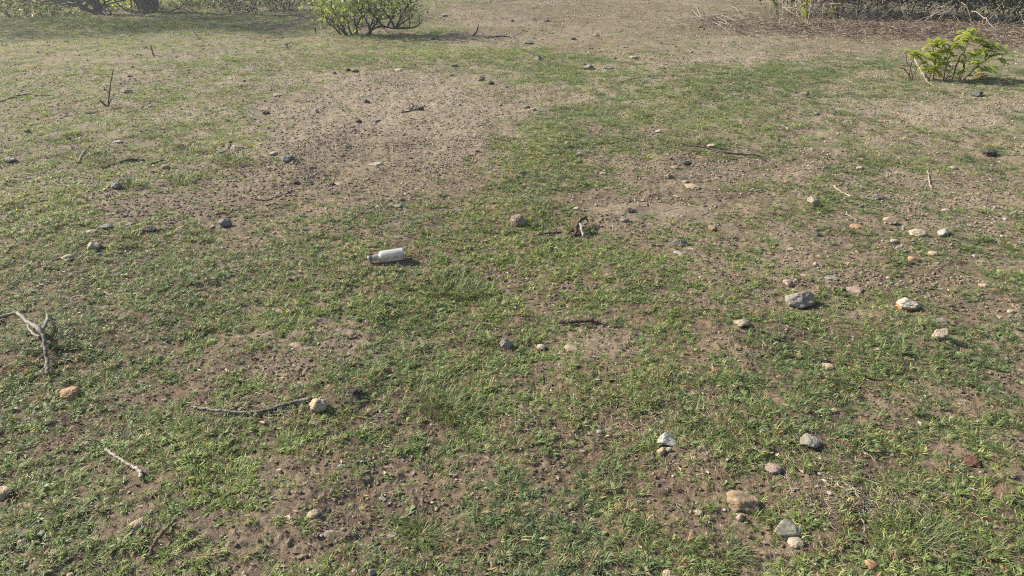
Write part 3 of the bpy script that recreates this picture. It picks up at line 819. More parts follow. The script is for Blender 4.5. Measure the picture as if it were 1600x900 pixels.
S(1229, 284, 8, 6, 'orange', 'tiny orange stone beyond the upright pale stone', form='round')
S(1489, 262, 10, 7, 'tan', 'pale tan stone beside grey dead litter on the right', form='round')
S(1278, 366, 9, 8, 'dark', 'small dark stone below the flat orange-tan stone')
S(1236, 388, 10, 6, 'pale', 'small pale chip left of the right stone cluster', form='flat')
S(1256, 429, 13, 6, 'tan', 'flat tan stone just beyond the pinkish brown stone', form='flat')
S(1298, 434, 22, 8, 'green', 'long flat grey-green stone between the pitted rock and orange stone', form='flat')
S(1390, 434, 11, 8, 'grey', 'small grey stone below the orange stone of the cluster')
S(1536, 446, 14, 9, 'tan', 'tan stone near the right edge above the ochre-banded stone', form='round')
# centre
S(810, 346, 26, 21, 'pink', 'blocky grey-brown rock in the centre of the turf', name='rock', cat='rock', low=.75)
S(1063, 379, 25, 13, 'dgrey', 'dark grey stone with a lighter ridge, in front of the cracked mud', low=.5)
S(1062, 394, 20, 5, 'pale', 'thin pale flake lying before the dark grey ridged stone', form='flat', low=.12)
S(1113, 358, 14, 13, 'brown', 'dull brown stone at the right end of the cracked mud', low=.7)
S(976, 344, 13, 9, 'dgrey', 'dark rounded stone at the left end of the cracked mud', form='round')
S(984, 330, 16, 7, 'clod', 'crumbly dark clod sitting on the cracked mud', form='clod', name='soil_clod', cat='clod')
S(1044, 275, 13, 10, 'brown', 'brown stone in the middle of the bare cluster beyond the mud')
S(1054, 261, 13, 7, 'brown', 'flat reddish brown stone behind the brown stone beyond the mud', form='flat')
S(1073, 256, 17, 6, 'clod', 'long dark clod farthest back in the cluster beyond the mud', form='clod', name='soil_clod', cat='clod')
S(1082, 291, 25, 10, 'tan', 'wide flat tan stone nearest the mud in its cluster', form='flat')
S(1070, 283, 12, 6, 'pale', 'small pale chip between the brown and the wide tan stone', form='flat')
S(942, 271, 11, 6, 'tan', 'small tan stone on the bare patch left of the cluster', form='flat')
S(900, 325, 11, 6, 'pale', 'small pale stone at the grass edge near the wood stump', form='flat')
S(1110, 228, 13, 7, 'cream', 'pale stone resting just behind the long dark twig')
S(905, 241, 11, 8, 'grey', 'small grey stone in the green turf left of the long twig')
S(790, 537, 20, 24, 'grey', 'grey-brown stone with a dark hollow beside it, mid picture', low=.8)
S(845, 541, 15, 12, 'cream', 'pale stone left of the flat tan stone in mid picture', form='round')
S(892, 543, 21, 11, 'tan', 'flat tan stone lying below the charred stick', form='flat', low=.3)
S(936, 674, 10, 7, 'white', 'tiny white pebble in the grass above the grey-white rock', form='round')
S(498, 634, 29, 20, 'tan', 'smooth round tan stone at the end of the crooked stick', form='round', low=.7)
S(462, 538, 18, 8, 'tan', 'flat tan clod on the cracked pale patch', form='flat')
S(368, 602, 10, 6, 'pale', 'tiny pale chip on the bare strip above the crooked stick', form='flat')
S(555, 611, 22, 12, 'clod', 'dark crumbly clod right of the round tan stone', form='clod', name='soil_clod', cat='clod')
# bottom left
S(112, 615, 31, 19, 'orange', 'rust-orange stone in grass below the forked branch', form='round', low=.55)
S(7, 768, 26, 25, 'tan', 'brownish rock cut by the left edge', form='round', name='rock', cat='rock')
S(214, 817, 20, 14, 'tan', 'tan stone in grass between the pale bent stick and dark stick', form='round')
S(136, 692, 12, 9, 'pink', 'pinkish pebble beyond the pale bent stick', form='round')
S(110, 897, 12, 8, 'tan', 'tan pebble at the bottom left edge, left of two', form='round')
S(123, 891, 9, 8, 'cream', 'pale pebble at the bottom left edge, right of two', form='round')
S(35, 845, 13, 8, 'pink', 'reddish pebble in the bottom left corner grass', form='round')
S(490, 803, 20, 12, 'tan', 'tan stone on the bare earth near the bottom', form='round')
S(581, 893, 14, 14, 'grey', 'upright grey chip at the bottom edge', low=.8)
S(515, 833, 18, 7, 'grey', 'long thin grey chip below the tan stone on bare earth', form='flat')
S(613, 834, 14, 9, 'green', 'flat grey-green chip in grass near the bottom', form='flat')
S(566, 793, 11, 7, 'tan', 'small tan chip right of the tan stone on bare earth', form='flat')
S(533, 726, 14, 9, 'green', 'mossy grey-green stone in grass beyond the bare earth', form='flat')
S(598, 779, 12, 9, 'grey', 'small grey stone at the grass edge beyond the tan chip')
S(522, 780, 8, 6, 'pink', 'tiny pink pebble beyond the tan stone on bare earth', form='round')
S(470, 868, 12, 7, 'tan', 'flat tan pebble at the bottom between grass clumps', form='flat')
S(563, 853, 12, 6, 'pale', 'pale flake between the two grey chips at the bottom', form='flat')
S(1092, 800, 14, 10, 'tan', 'tan pebble left of the large brown rock', form='round')
# left
S(149, 384, 27, 17, 'cream', 'largest pale cream stone on the left, above grey straw', low=.6)
S(143, 361, 19, 6, 'pale', 'thin pale slab beyond the largest cream stone', form='flat')
S(166, 352, 19, 9, 'dgrey', 'dark grey slab leaning behind the thin pale slab', form='flat')
S(352, 350, 20, 16, 'dgrey', 'dark grey rounded stone standing in turf left of centre', low=.7)
S(182, 291, 17, 13, 'dgrey', 'dark grey stone beside a bright grass tuft on the left')
S(189, 281, 8, 5, 'pale', 'tiny pale chip behind the dark stone by the grass tuft', form='flat')
S(232, 357, 23, 12, 'green', 'low grey-green stone between the cream and dark rounded stones', form='flat', low=.4)
S(202, 349, 14, 7, 'pink', 'pinkish flat stone behind the low grey-green stone', form='flat')
S(259, 260, 12, 9, 'pink', 'pink rounded stone at the end of the short dark stick', form='round')
S(17, 249, 19, 10, 'grey', 'grey wedge stone near the left edge')
S(372, 232, 18, 9, 'cream', 'pale stone next to a white twig left of the bare patch')
S(283, 227, 10, 6, 'red', 'small reddish stone left of the white twig')
S(18, 334, 7, 7, 'white', 'tiny white pebble near the left edge', form='round')
S(107, 401, 15, 9, 'pale', 'dusty pale stone half sunk in grey straw', form='round')
S(450, 247, 22, 13, 'dgrey', 'dark bluish grey stone on the bare patch left of centre')
S(428, 240, 13, 8, 'pale', 'pale slab beside the dark bluish grey stone', form='flat')
S(587, 256, 19, 6, 'white', 'thin white slab at the near edge of the bare patch', form='flat', low=.2)
S(622, 322, 13, 8, 'green', 'pale grey-green stone in turf beyond the bottle', form='flat')
S(464, 378, 12, 8, 'clod', 'dark clod in turf left of and beyond the bottle', form='clod', name='soil_clod', cat='clod')
S(518, 287, 13, 8, 'clod', 'dark clod on the bare earth below the white slab, right of two', form='clod', name='soil_clod', cat='clod')
S(462, 284, 13, 6, 'clod', 'dark clod on the bare earth below the bluish stone, left of two', form='clod', name='soil_clod', cat='clod')
S(529, 287, 20, 6, 'tan', 'flat tan flake right beside a dark clod', form='flat', low=.16)
S(548, 333, 8, 6, 'tan', 'tiny tan chip in turf above the bottle neck', form='flat')
# far ones
S(197, 142, 20, 8, 'grey', 'weathered grey stone behind the upright twig', form='flat')
S(184, 221, 14, 6, 'white', 'white flat stone below the upright twig', form='flat')
S(236, 166, 8, 5, 'pale', 'pale pebble right of the upright twig')
S(45, 207, 10, 10, 'dark', 'dark stone near the left edge beyond the wedge stone')
S(108, 218, 10, 8, 'clod', 'dark clod in thin grass on the far left', form='clod', name='soil_clod', cat='clod')
S(434, 148, 15, 6, 'cream', 'pale slab lying in front of a thin pale stalk', form='flat')
S(416, 175, 11, 7, 'clod', 'dark clod left of the bare patch below the pale slab', form='clod', name='soil_clod', cat='clod')
S(555, 109, 11, 7, 'dark', 'dark stone at the far left rim of the bare patch')
S(544, 109, 8, 5, 'clod', 'small dark clod touching the dark stone at the far rim', form='clod', name='soil_clod', cat='clod')
S(710, 102, 10, 6, 'dark', 'dark stone at the far right rim of the bare patch')
S(625, 109, 17, 5, 'cream', 'thin pale slab at the far rim of the bare patch', form='flat', low=.2)
S(587, 188, 16, 7, 'green', 'pale greenish slab in the middle of the bare patch', form='flat')
S(495, 174, 8, 9, 'cream', 'upright pale chip at the left side of the bare patch', low=.9)
S(560, 190, 12, 6, 'clod', 'dark clod left of the pale greenish slab', form='clod', name='soil_clod', cat='clod')
S(655, 170, 16, 9, 'clod', 'dark dried clod at the end of a broken twig', form='clod', name='soil_clod', cat='clod')
S(573, 159, 11, 7, 'clod', 'dark clod on the bare patch beyond the greenish slab', form='clod', name='soil_clod', cat='clod')
S(752, 121, 12, 9, 'brown', 'brown stone at the right rim of the bare patch')
S(767, 130, 11, 7, 'clod', 'dark brown clod right of the brown rim stone', form='clod', name='soil_clod', cat='clod')
S(841, 92, 12, 9, 'grey', 'grey stone in green turf, first of three in a row')
S(920, 105, 17, 10, 'dgrey', 'dark grey stone, middle and largest of three in a row')
S(952, 106, 13, 8, 'grey', 'mottled grey stone, last of three in a row')
S(825, 67, 16, 6, 'dgrey', 'dark flat stone where far turf meets bare earth', form='flat')
S(931, 55, 11, 6, 'brown', 'brown stone on the far bare earth')
S(896, 61, 9, 5, 'dark', 'small dark stone left of the brown stone on far earth')
S(855, 33, 8, 6, 'brown', 'tiny brown stone on the far bare slope')
S(990, 90, 15, 5, 'cream', 'pale slab on the far bare tongue of earth', form='flat')
S(1035, 106, 9, 5, 'dgrey', 'small dark stone below the far bare tongue of earth')
S(676, 61, 8, 5, 'dark', 'dark stone in front of the shade beside the leafy shrub')
S(695, 24, 11, 4, 'pale', 'pale stone on the slope right of the leafy shrub', form='flat')
S(467, 29, 8, 4, 'white', 'white pebble at the far edge left of the leafy shrub', form='flat')
S(1526, 148, 18, 8, 'dark', 'dark oblong stone below the small bright shrub')
S(1531, 116, 19, 6, 'brown', 'brown flat stone right of the small bright shrub', form='flat')
S(1258, 147, 13, 7, 'brown', 'brown clod-like stone in turf left of the small bright shrub')
S(1275, 178, 11, 6, 'dgrey', 'dark grey stone on the bare strip below the brown one')
S(1030, 205, 13, 6, 'pale', 'pale slab in turf behind the long dark twig', form='flat')
S(822, 167, 12, 7, 'grey', 'grey stone in turf right of the bare patch')
S(833, 171, 9, 6, 'pale', 'pale chip touching the grey stone in turf', form='flat')
S(886, 224, 8, 7, 'cream', 'pale upright pebble in turf beyond the wood stump', form='round')
S(1545, 240, 24, 7, 'clod', 'crumbling dark clods merged by the right edge', form='clod', name='soil_clod', cat='clod')

# small stones that nothing tells apart
def small_stones(n, region, cols, label, group, seed, s0, s1, form='ang'):
    rg = random.Random(seed); k = 0
    while k < n:
        u = rg.uniform(region[0], region[2]); v = rg.uniform(region[1], region[3])
        x, y, z, t = G(u, v)
        if rg.random() < float(cover(x, y)) * .7: continue
        w = rg.uniform(s0, s1) * rg.uniform(.7, 1)
        stone(u, v, w, w * .6, rg.choice(cols), label, form=form, group=group); k += 1
small_stones(42, (380, 95, 800, 300), ['dgrey', 'pink', 'brown', 'tan', 'clod'], 'one of many small stones strewn over the large bare patch', 'small stones on the large bare patch', 5, 4, 8)
small_stones(36, (720, 8, 1240, 100), ['dgrey', 'pink', 'brown', 'tan', 'clod'], 'one of many small stones on the far bare slope', 'small stones on the far bare slope', 6, 3.5, 6.5)
small_stones(36, (0, 70, 420, 230), ['dgrey', 'grey', 'pale', 'clod'], 'one of many small stones in the thin far grass on the left', 'small stones in the far left grass', 7, 4, 7.5)
small_stones(28, (830, 110, 1590, 290), ['dgrey', 'grey', 'tan', 'brown'], 'one of many small stones in the far turf on the right', 'small stones in the far right turf', 8, 4, 8)
small_stones(16, (930, 255, 1200, 340), ['pink', 'brown', 'tan'], 'one of many small stones around the cracked mud', 'small stones around the cracked mud', 9, 4, 8)
small_stones(26, (400, 690, 760, 890), ['pink', 'brown', 'tan', 'grey'], 'one of many pebbles on the bare earth near the bottom', 'pebbles on the near bare earth', 10, 4, 9, 'round')

# ------------------------------------------------------------------ sticks and branches
def px_path(P, lift):
    out = []
    for q in P:
        x, y, z, t = G(q[0], q[1]); dz = q[2] if len(q) > 2 else 0
        out.append((x, y, z + lift + dz))
    return np.array(out)
def stick(name, P, w0, w1, mat, label, cat='stick', sides=8, n=None, twigs=(), wob=.003, knots=2, group=None):
    """P: pixels (u, v[, height above ground]); w0, w1: thickness in photograph pixels"""
    t = G(P[0][0], P[0][1])[3]
    r0 = .74 * w0 * t / F_PX / 2; r1 = .74 * w1 * t / F_PX / 2
    pts = px_path(P, r0 * .7 + (.010 if P[0][1] > 400 else .004))
    base = pts[0].copy()
    for q in spline(pts, 5 * len(P))[::2]: CLEAR.append((q[0], q[1] - .008, max(r0, r1) * 1.1 + .005))
    mb = MB(); tube(mb, pts - base, r0, r1, n or max(14, 9 * len(P)), sides, .3, wob, knots=knots + 2)
    o = mb.build(name, M[mat]); o.location = base
    for (Q, a, b) in twigs:
        mt = MB(); tp = px_path(Q, r0 * .7) - base
        tube(mt, tp, a * t / F_PX / 2, b * t / F_PX / 2, max(8, 5 * len(Q)), 6, .25, wob * .7, knots=1)
        mt.build('side_twig', M[mat], o)
    return set_props(o, label, cat, group)

stick('fallen_branch', [(-30, 508, .01), (0, 506, .015), (32, 504, .03), (48, 519, .035), (68, 532, .03), (74, 553, .02), (76, 575, .01), (76, 590, 0)], 7, 6.5, 'greywood',
      'grey forked dead branch reaching in from the left edge', 'branch', twigs=[([(68, 532, .03), (76, 518, .035), (78, 508, .03), (76, 497, .02)], 6, 3), ([(46, 517, .03), (54, 531, .025), (66, 538, .03)], 4, 4), ([(36, 551, .01), (52, 553, .015), (70, 556, .02)], 2.5, 3)])
stick('crooked_stick', [(300, 640), (312, 642), (345, 647), (380, 650), (400, 649), (420, 645), (445, 637), (470, 632), (484, 629)], 5, 8, 'greywood', 'long crooked grey stick ending at the round tan stone', twigs=[([(400, 649), (425, 650), (445, 645)], 5, 3)])
stick('bent_stick', [(166, 707), (183, 718), (200, 729), (213, 736), (220, 743), (222, 751)], 5, 8, 'palewood', 'pale bleached stick with a bent end in the lower left')
stick('dark_stick', [(277, 826, .02), (262, 838, .015), (249, 851, .01), (240, 864, .005), (236, 873)], 5, 8, 'brownwood', 'short dark brown stick near the bottom left')
stick('charred_stick', [(873, 508), (890, 509), (905, 507), (925, 506), (938, 507)], 9, 7, 'darkwood', 'blackened short stick above the flat tan stone')
stick('long_twig', [(1062, 226, .01), (1085, 233, .02), (1110, 238, .02), (1135, 244, .02), (1160, 247, .02), (1180, 248, .02), (1197, 253, .01), (1212, 262)], 3.2, 3.8, 'darkwood', 'long dark wavy twig right of centre', 'twig')
stick('thin_twig', [(398, 312), (415, 313), (430, 310), (445, 305), (456, 299)], 3, 2, 'brownwood', 'thin brown curved twig on the bare earth left of centre', 'twig')
stick('arched_stick', [(160, 265), (175, 259), (190, 254), (208, 252), (226, 252)], 2.5, 5, 'darkwood', 'dark arched stick on the left, longer of two in line')
stick('short_dark_stick', [(228, 260), (242, 256), (255, 252)], 3, 4, 'darkwood', 'short dark stick between the arched stick and pink stone')
stick('white_twig', [(123, 254), (128, 244), (135, 235), (141, 228)], 3.5, 2.5, 'palewood', 'bleached twig standing out in grass on the left', 'twig')
stick('pale_twig', [(340, 241), (350, 238), (356, 232), (358, 224)], 3, 2, 'palewood', 'bent white twig beside the pale stone on the left', 'twig')
stick('pale_stick', [(1298, 290), (1308, 297), (1318, 303), (1329, 309)], 3.5, 3, 'palewood', 'pale straight stick beyond the upright pale stone')
stick('white_curled_twig', [(1322, 332), (1325, 338), (1331, 342), (1339, 346)], 2.5, 2, 'palewood', 'small white curled twig beside the flat orange stone', 'twig')
stick('crooked_pale_twig', [(1449, 268, .0), (1451, 277, .0), (1452, 287), (1455, 296)], 2.5, 3.5, 'palewood', 'crooked pale twig pointing at the camera on the right', 'twig')
stick('lying_stick', [(132, 179), (150, 176), (170, 172), (190, 170), (208, 169)], 2.5, 2, 'greywood', 'grey stick lying at the foot of the upright twig')
stick('curved_stick', [(-15, 164), (0, 160), (25, 152), (45, 150), (62, 150), (86, 151)], 3, 2, 'brownwood', 'curved brown stick by the far left edge')
stick('far_dark_stick', [(749, 58), (765, 59), (780, 58), (796, 58)], 3, 2.5, 'darkwood', 'dark stick on far bare earth right of the leafy shrub', twigs=[([(738, 57, 0), (744, 56, .05), (748, 56, .16)], 3, 2)])
stick('broken_twig', [(627, 177), (640, 174), (652, 172), (664, 166)], 2.5, 3, 'darkwood', 'broken dark twig in the middle of the bare patch', 'twig', twigs=[([(640, 174), (640, 167, .02), (636, 160, .03)], 2, 2)])
stick('tangled_twig', [(978, 126), (990, 124), (1005, 121), (1024, 120)], 2.5, 3, 'greywood', 'tangled grey twig in far turf below the bare tongue', 'twig', twigs=[([(1010, 121), (1018, 124), (1026, 119)], 2, 1.5), ([(985, 125), (972, 128), (968, 131)], 2, 1.5)])
stick('faint_twig', [(178, 793, .01), (195, 782, .02), (210, 772, .02), (222, 765, .01)], 2, 2, 'brownwood', 'thin brown straw-like twig below the pale bent stick', 'twig')
stick('straw_twig', [(314, 842, .01), (330, 838, .015), (342, 832, .01), (352, 827, 0)], 2, 1.5, 'palewood', 'thin pale twig on bare earth right of the dark stick', 'twig')
stick('leaning_twig', [(289, 41, .0), (296, 47, .03), (303, 54, .02), (311, 62, 0)], 1.6, 1.4, 'brownwood', 'thin twig leaning in front of the far trees', 'twig')
stick('charred_twig', [(832, 369), (850, 367), (865, 365), (878, 364)], 2, 3, 'darkwood', 'dark twig in turf left of the weathered wood stump', 'twig')

# upright twigs
def upright(u, v, pts_list, mat, name, label, cat):
    x, y, z, t = G(u, v)
    o = empty(name, (x, y, z))
    for (pp, w0, w1) in pts_list:
        q = np.array([((a - u) * t / F_PX, d * t / F_PX, (v - b) * t / F_PX / math.cos(math.atan2(CAM_H, y))) for a, b, d in pp])
        mb = MB(); tube(mb, q, w0 * t / F_PX / 2, w1 * t / F_PX / 2, 10, 6, .2, .002); mb.build('twig_stem', M[mat], o)
    return set_props(o, label, cat)
upright(169, 166, [([(169, 167, 0), (172, 152, 3), (178, 135, 5), (187, 111, 8)], 3, 1.3), ([(167, 167, 0), (163, 161, -2), (160, 156, -3)], 3.5, 2), ([(174, 148, 3), (170, 141, 3), (167, 136, 2)], 1.5, .8), ([(169, 166, 0), (175, 156, 4), (181, 148, 8)], 1.8, .9)], 'brownwood', 'upright_twig', 'thin bare twig standing upright in far left grass', 'twig')
upright(240, 86, [([(240, 87, 0), (239, 79, 0), (238, 71, 1)], 2.6, 1.8)], 'darkwood', 'stub', 'small dark stub sticking up in the far left grass', 'stub')
upright(427, 145, [([(430, 146, 0), (428, 137, 1), (426, 118, 2)], 1.2, .7)], 'palewood', 'dry_stalk', 'thin pale stalk standing behind the pale slab', 'stalk')
upright(91, 62 + 100, [([(227, 158, 0), (227, 149, 0)], 1.4, 1)], 'palewood', 'dry_stalk', 'tiny white stalk upright right of the upright twig', 'stalk') if False else None
upright(493, 53, [([(492, 54, 0), (494, 48, 0), (493, 43, 1)], 2.6, 1.6), ([(494, 48, 0), (490, 44, 0)], 1.6, 1)], 'darkwood', 'stub', 'dark crooked stub left of the leafy shrub', 'stub')

# weathered wood stump piece in the middle: two short lobes
x, y, z, t = G(906, 366)
o = empty('wood_stump', (x, y, z)); k = t / F_PX
def rel(P, h): return [np.array(G(a, b)[:3]) - np.array((x, y, z)) + np.array((0, 0, h + c)) for a, b, c in P]
mb = MB(); tube(mb, rel([(914, 350, .03), (907, 356, .035), (901, 364, .02), (898, 371, .0)], 4 * k), 2.2 * k, 3.2 * k, 16, 10, .5, .006, knots=3); mb.build('stump_log', M['darkwood'], o)
mb = MB(); tube(mb, rel([(903, 358, .03), (908, 365, .03), (911, 372, .0)], 3 * k), 1.8 * k, 2.6 * k, 12, 9, .45, .004, knots=2); mb.build('stump_root', M['palewood'], o)
mb = MB(); tube(mb, rel([(912, 351, .03), (916, 350, .025), (919, 353, .01)], 2 * k), 1.8 * k, 1.0 * k, 9, 7, .4, .002); mb.build('stump_spur', M['darkwood'], o)
mb = MB(); tube(mb, rel([(899, 366, .0), (893, 367, .02), (886, 369, .0)], 2 * k), 2.2 * k, 1.0 * k, 9, 7, .4, .002); mb.build('stump_spur', M['darkwood'], o)
CLEAR.append((x, y - .02, .045))
set_props(o, 'weathered grey and black wood stump left of the cracked mud', 'wood')
# small bleached bone-like piece far left
x, y, z, t = G(449, 76); k = t / F_PX
o = empty('bleached_wood', (x, y, z))
for pp in ([(-3 * k, 0, 8 * k), (0, 0, 4 * k), (2 * k, -1 * k, 0)], [(5 * k, 1 * k, 8 * k), (1 * k, 0, 7 * k), (-1 * k, 0, 1 * k)], [(-4 * k, 0, 1 * k), (-10 * k, 1 * k, 1.5 * k), (-16 * k, 2 * k, 0.5 * k)]):
    mb = MB(); tube(mb, pp, 1.6 * k, 1.0 * k, 8, 6, .2); mb.build('wood_prong', M['palewood'], o)
set_props(o, 'small bleached forked piece of wood in far turf before the shrub', 'wood')

# ------------------------------------------------------------------ bottle
def lathe(mb, prof, n=36):
    V = []; Q = []
    for (a, r) in prof:
        for j in range(n):
            w = 2 * math.pi * j / n; V.append((a, r * math.cos(w), r * math.sin(w)))
    for i in range(len(prof) - 1):
        for j in range(n):
            k = (j + 1) % n; Q.append((i * n + j, i * n + k, (i + 1) * n + k, (i + 1) * n + j))
    mb.add(V, Q)
def bottle():
    xa, ya, za, ta = G(575, 411); xb, yb, zb, tb = G(632, 405)
    a = np.array([xa, ya]); b = np.array([xb, yb]); L = np.hypot(*(b - a)); k = L / 58.0
    R = 9.4 * k
    for f in np.linspace(.05, .98, 9): CLEAR.append((xa + (xb - xa) * f, ya + (yb - ya) * f - R * .7, R * 1.15))
    o = empty('bottle', (xa, ya, max(za, zb) + R * 0.70))
    o.rotation_euler = (0, math.radians(-3.5), math.atan2(yb - ya, xb - xa))
    body = [(17 * k, 5.0 * k), (18 * k, 5.6 * k), (20 * k, 8.2 * k), (21.5 * k, 9.0 * k), (24 * k, R), (40 * k, R), (54 * k, R * 1.01), (56.5 * k, R * .98), (57.6 * k, R * .90), (58 * k, R * .80), (57.2 * k, R * .6), (56.2 * k, 0.001)]
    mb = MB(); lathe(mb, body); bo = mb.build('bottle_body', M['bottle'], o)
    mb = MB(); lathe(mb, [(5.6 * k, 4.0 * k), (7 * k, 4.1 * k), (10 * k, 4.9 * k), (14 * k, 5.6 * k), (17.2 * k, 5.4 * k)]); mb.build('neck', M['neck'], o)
    mb = MB(); lathe(mb, [(2.6 * k, 4.2 * k), (2.8 * k, 5.2 * k), (3.8 * k, 5.3 * k), (4.2 * k, 4.5 * k), (4.8 * k, 4.4 * k), (5.0 * k, 5.2 * k), (5.8 * k, 5.2 * k), (6.1 * k, 4.1 * k)]); mb.build('neck_ring', M['neckdark'], o)
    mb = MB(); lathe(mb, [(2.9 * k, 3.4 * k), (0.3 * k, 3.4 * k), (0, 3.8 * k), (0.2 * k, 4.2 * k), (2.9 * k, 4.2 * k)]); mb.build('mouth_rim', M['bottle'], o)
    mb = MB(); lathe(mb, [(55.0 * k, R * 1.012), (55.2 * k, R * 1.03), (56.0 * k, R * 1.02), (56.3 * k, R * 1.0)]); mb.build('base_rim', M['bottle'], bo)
    set_props(o, 'frosted white bottle without a cap lying on the grass', 'bottle')
bottle()

# ------------------------------------------------------------------ tussocks
def tussock(u, v, ru, n, L0, L1, w, label, seed, tall=1.1):
    random.seed(seed)
    x, y, z, t = G(u, v); R = ru * t / F_PX
    mb = MB()
    for _ in range(n):
        a = random.uniform(0, 6.28); r = R * random.random() ** .6
        px, py = r * math.cos(a), r * math.sin(a) * .8
        blade(mb, (px, py, float(H(x + px, y + py)) - z), a + random.gauss(0, .7), random.uniform(L0, L1), w * random.uniform(.7, 1.2), random.uniform(.5, 1.3) * tall, random.uniform(.6, 1.5), random.random(), 4)
    o = mb.build('grass_tussock', M['tussock'], None, True, True); o.location = (x, y, z)
    set_props(o, label, 'grass', 'taller grass tussocks')
tussock(1430, 845, 62, 260, .03, .085, .0024, 'fine grey-green tussock at the bottom right', 1)
tussock(705, 640, 48, 300, .04, .09, .0030, 'thick dark green tussock left of centre in the foreground', 2)
tussock(712, 455, 42, 280, .04, .08, .0036, 'bright fresh grass tussock right of the bottle', 3)
tussock(660, 838, 34, 150, .03, .07, .0030, 'small dark tussock on the bare earth at the bottom', 4)
tussock(205, 290, 18, 120, .05, .09, .0045, 'bright tuft of grass beside the dark stone on the left', 5)
tussock(282, 285, 24, 130, .05, .09, .0045, 'bright tuft of grass between the short dark stick and bare earth', 6)
tussock(365, 252, 28, 150, .05, .09, .0050, 'green tuft below the pale stone and white twig', 7)
tussock(300, 238, 24, 130, .05, .09, .0050, 'green tuft behind the pink rounded stone', 8)
tussock(1280, 398 - 70, 16, 90, .04, .08, .004, 'dark tuft in the shadow of the upright pale stone', 9)
tussock(1130, 865, 40, 160, .03, .06, .0030, 'broad-bladed tuft beside the angular grey-green stone', 10)

# ------------------------------------------------------------------ shrubs and trees
def leaf_quads(mb, C, size, rg, droop=.3, ratio=.45, tone=None):
    """many small leaves, each two triangles folded on the midrib"""
    n = len(C)
    az = rg.uniform(0, 6.28, n); el = rg.normal(-droop, .5, n); s = size * rg.uniform(.6, 1.3, n)
    d = np.stack([np.cos(az) * np.cos(el), np.sin(az) * np.cos(el), np.sin(el)], -1)
    w = np.cross(d, rg.normal(size=(n, 3))); w /= np.linalg.norm(w, axis=1)[:, None] + 1e-9
    a = C; b = C + d * (s * .5)[:, None] + w * (s * ratio * .5)[:, None]; c = C + d * s[:, None]; e = C + d * (s * .5)[:, None] - w * (s * ratio * .5)[:, None]
    V = np.stack([a, b, c, e], 1).reshape(-1, 3)
    mb.v.append(V); mb.q.append(np.arange(4 * n).reshape(-1, 4) + mb.n); mb.n += 4 * n
    mb.tone.append(np.repeat(np.clip((rg.random(n) if tone is None else rg.normal(tone, .2, n)), 0, 1), 4))

def pinnate(mb, base, az, L, rg, leaflet=.03):
    """a drooping feather leaf: rib with pairs of leaflets"""
    d = np.array([math.cos(az), math.sin(az), 0]); s = np.array([-math.sin(az), math.cos(az), 0])
    e = rg.uniform(-.1, 1.3); p = np.array(base, float); n = 8
    tone = rg.random()
    for i in range(n):
        step = d * math.cos(e) + np.array([0, 0, 1]) * math.sin(e)
        for sg in (-1, 1):
            q = s * sg * .85 + step * .5 + np.array([0, 0, -.25]); q /= np.linalg.norm(q)
            l = leaflet * (1.1 - .5 * abs(i / n - .45)); wv = np.cross(q, np.array([0, 0, 1.])); wv /= np.linalg.norm(wv); wv = wv * l * .26 + np.array([0, 0, .1 * l])
            V = [p, p + q * l * .5 + wv, p + q * l, p + q * l * .5 - wv]
            mb.add(V, [(0, 1, 2, 3)], None, tone * .6 + rg.random() * .4)
        p = p + step * L / n; e -= rg.uniform(.08, .22)
    mb.add([p, p + step * leaflet * .5 + s * .006, p + step * leaflet, p + step * leaflet * .5 - s * .006], [(0, 1, 2, 3)], None, tone)

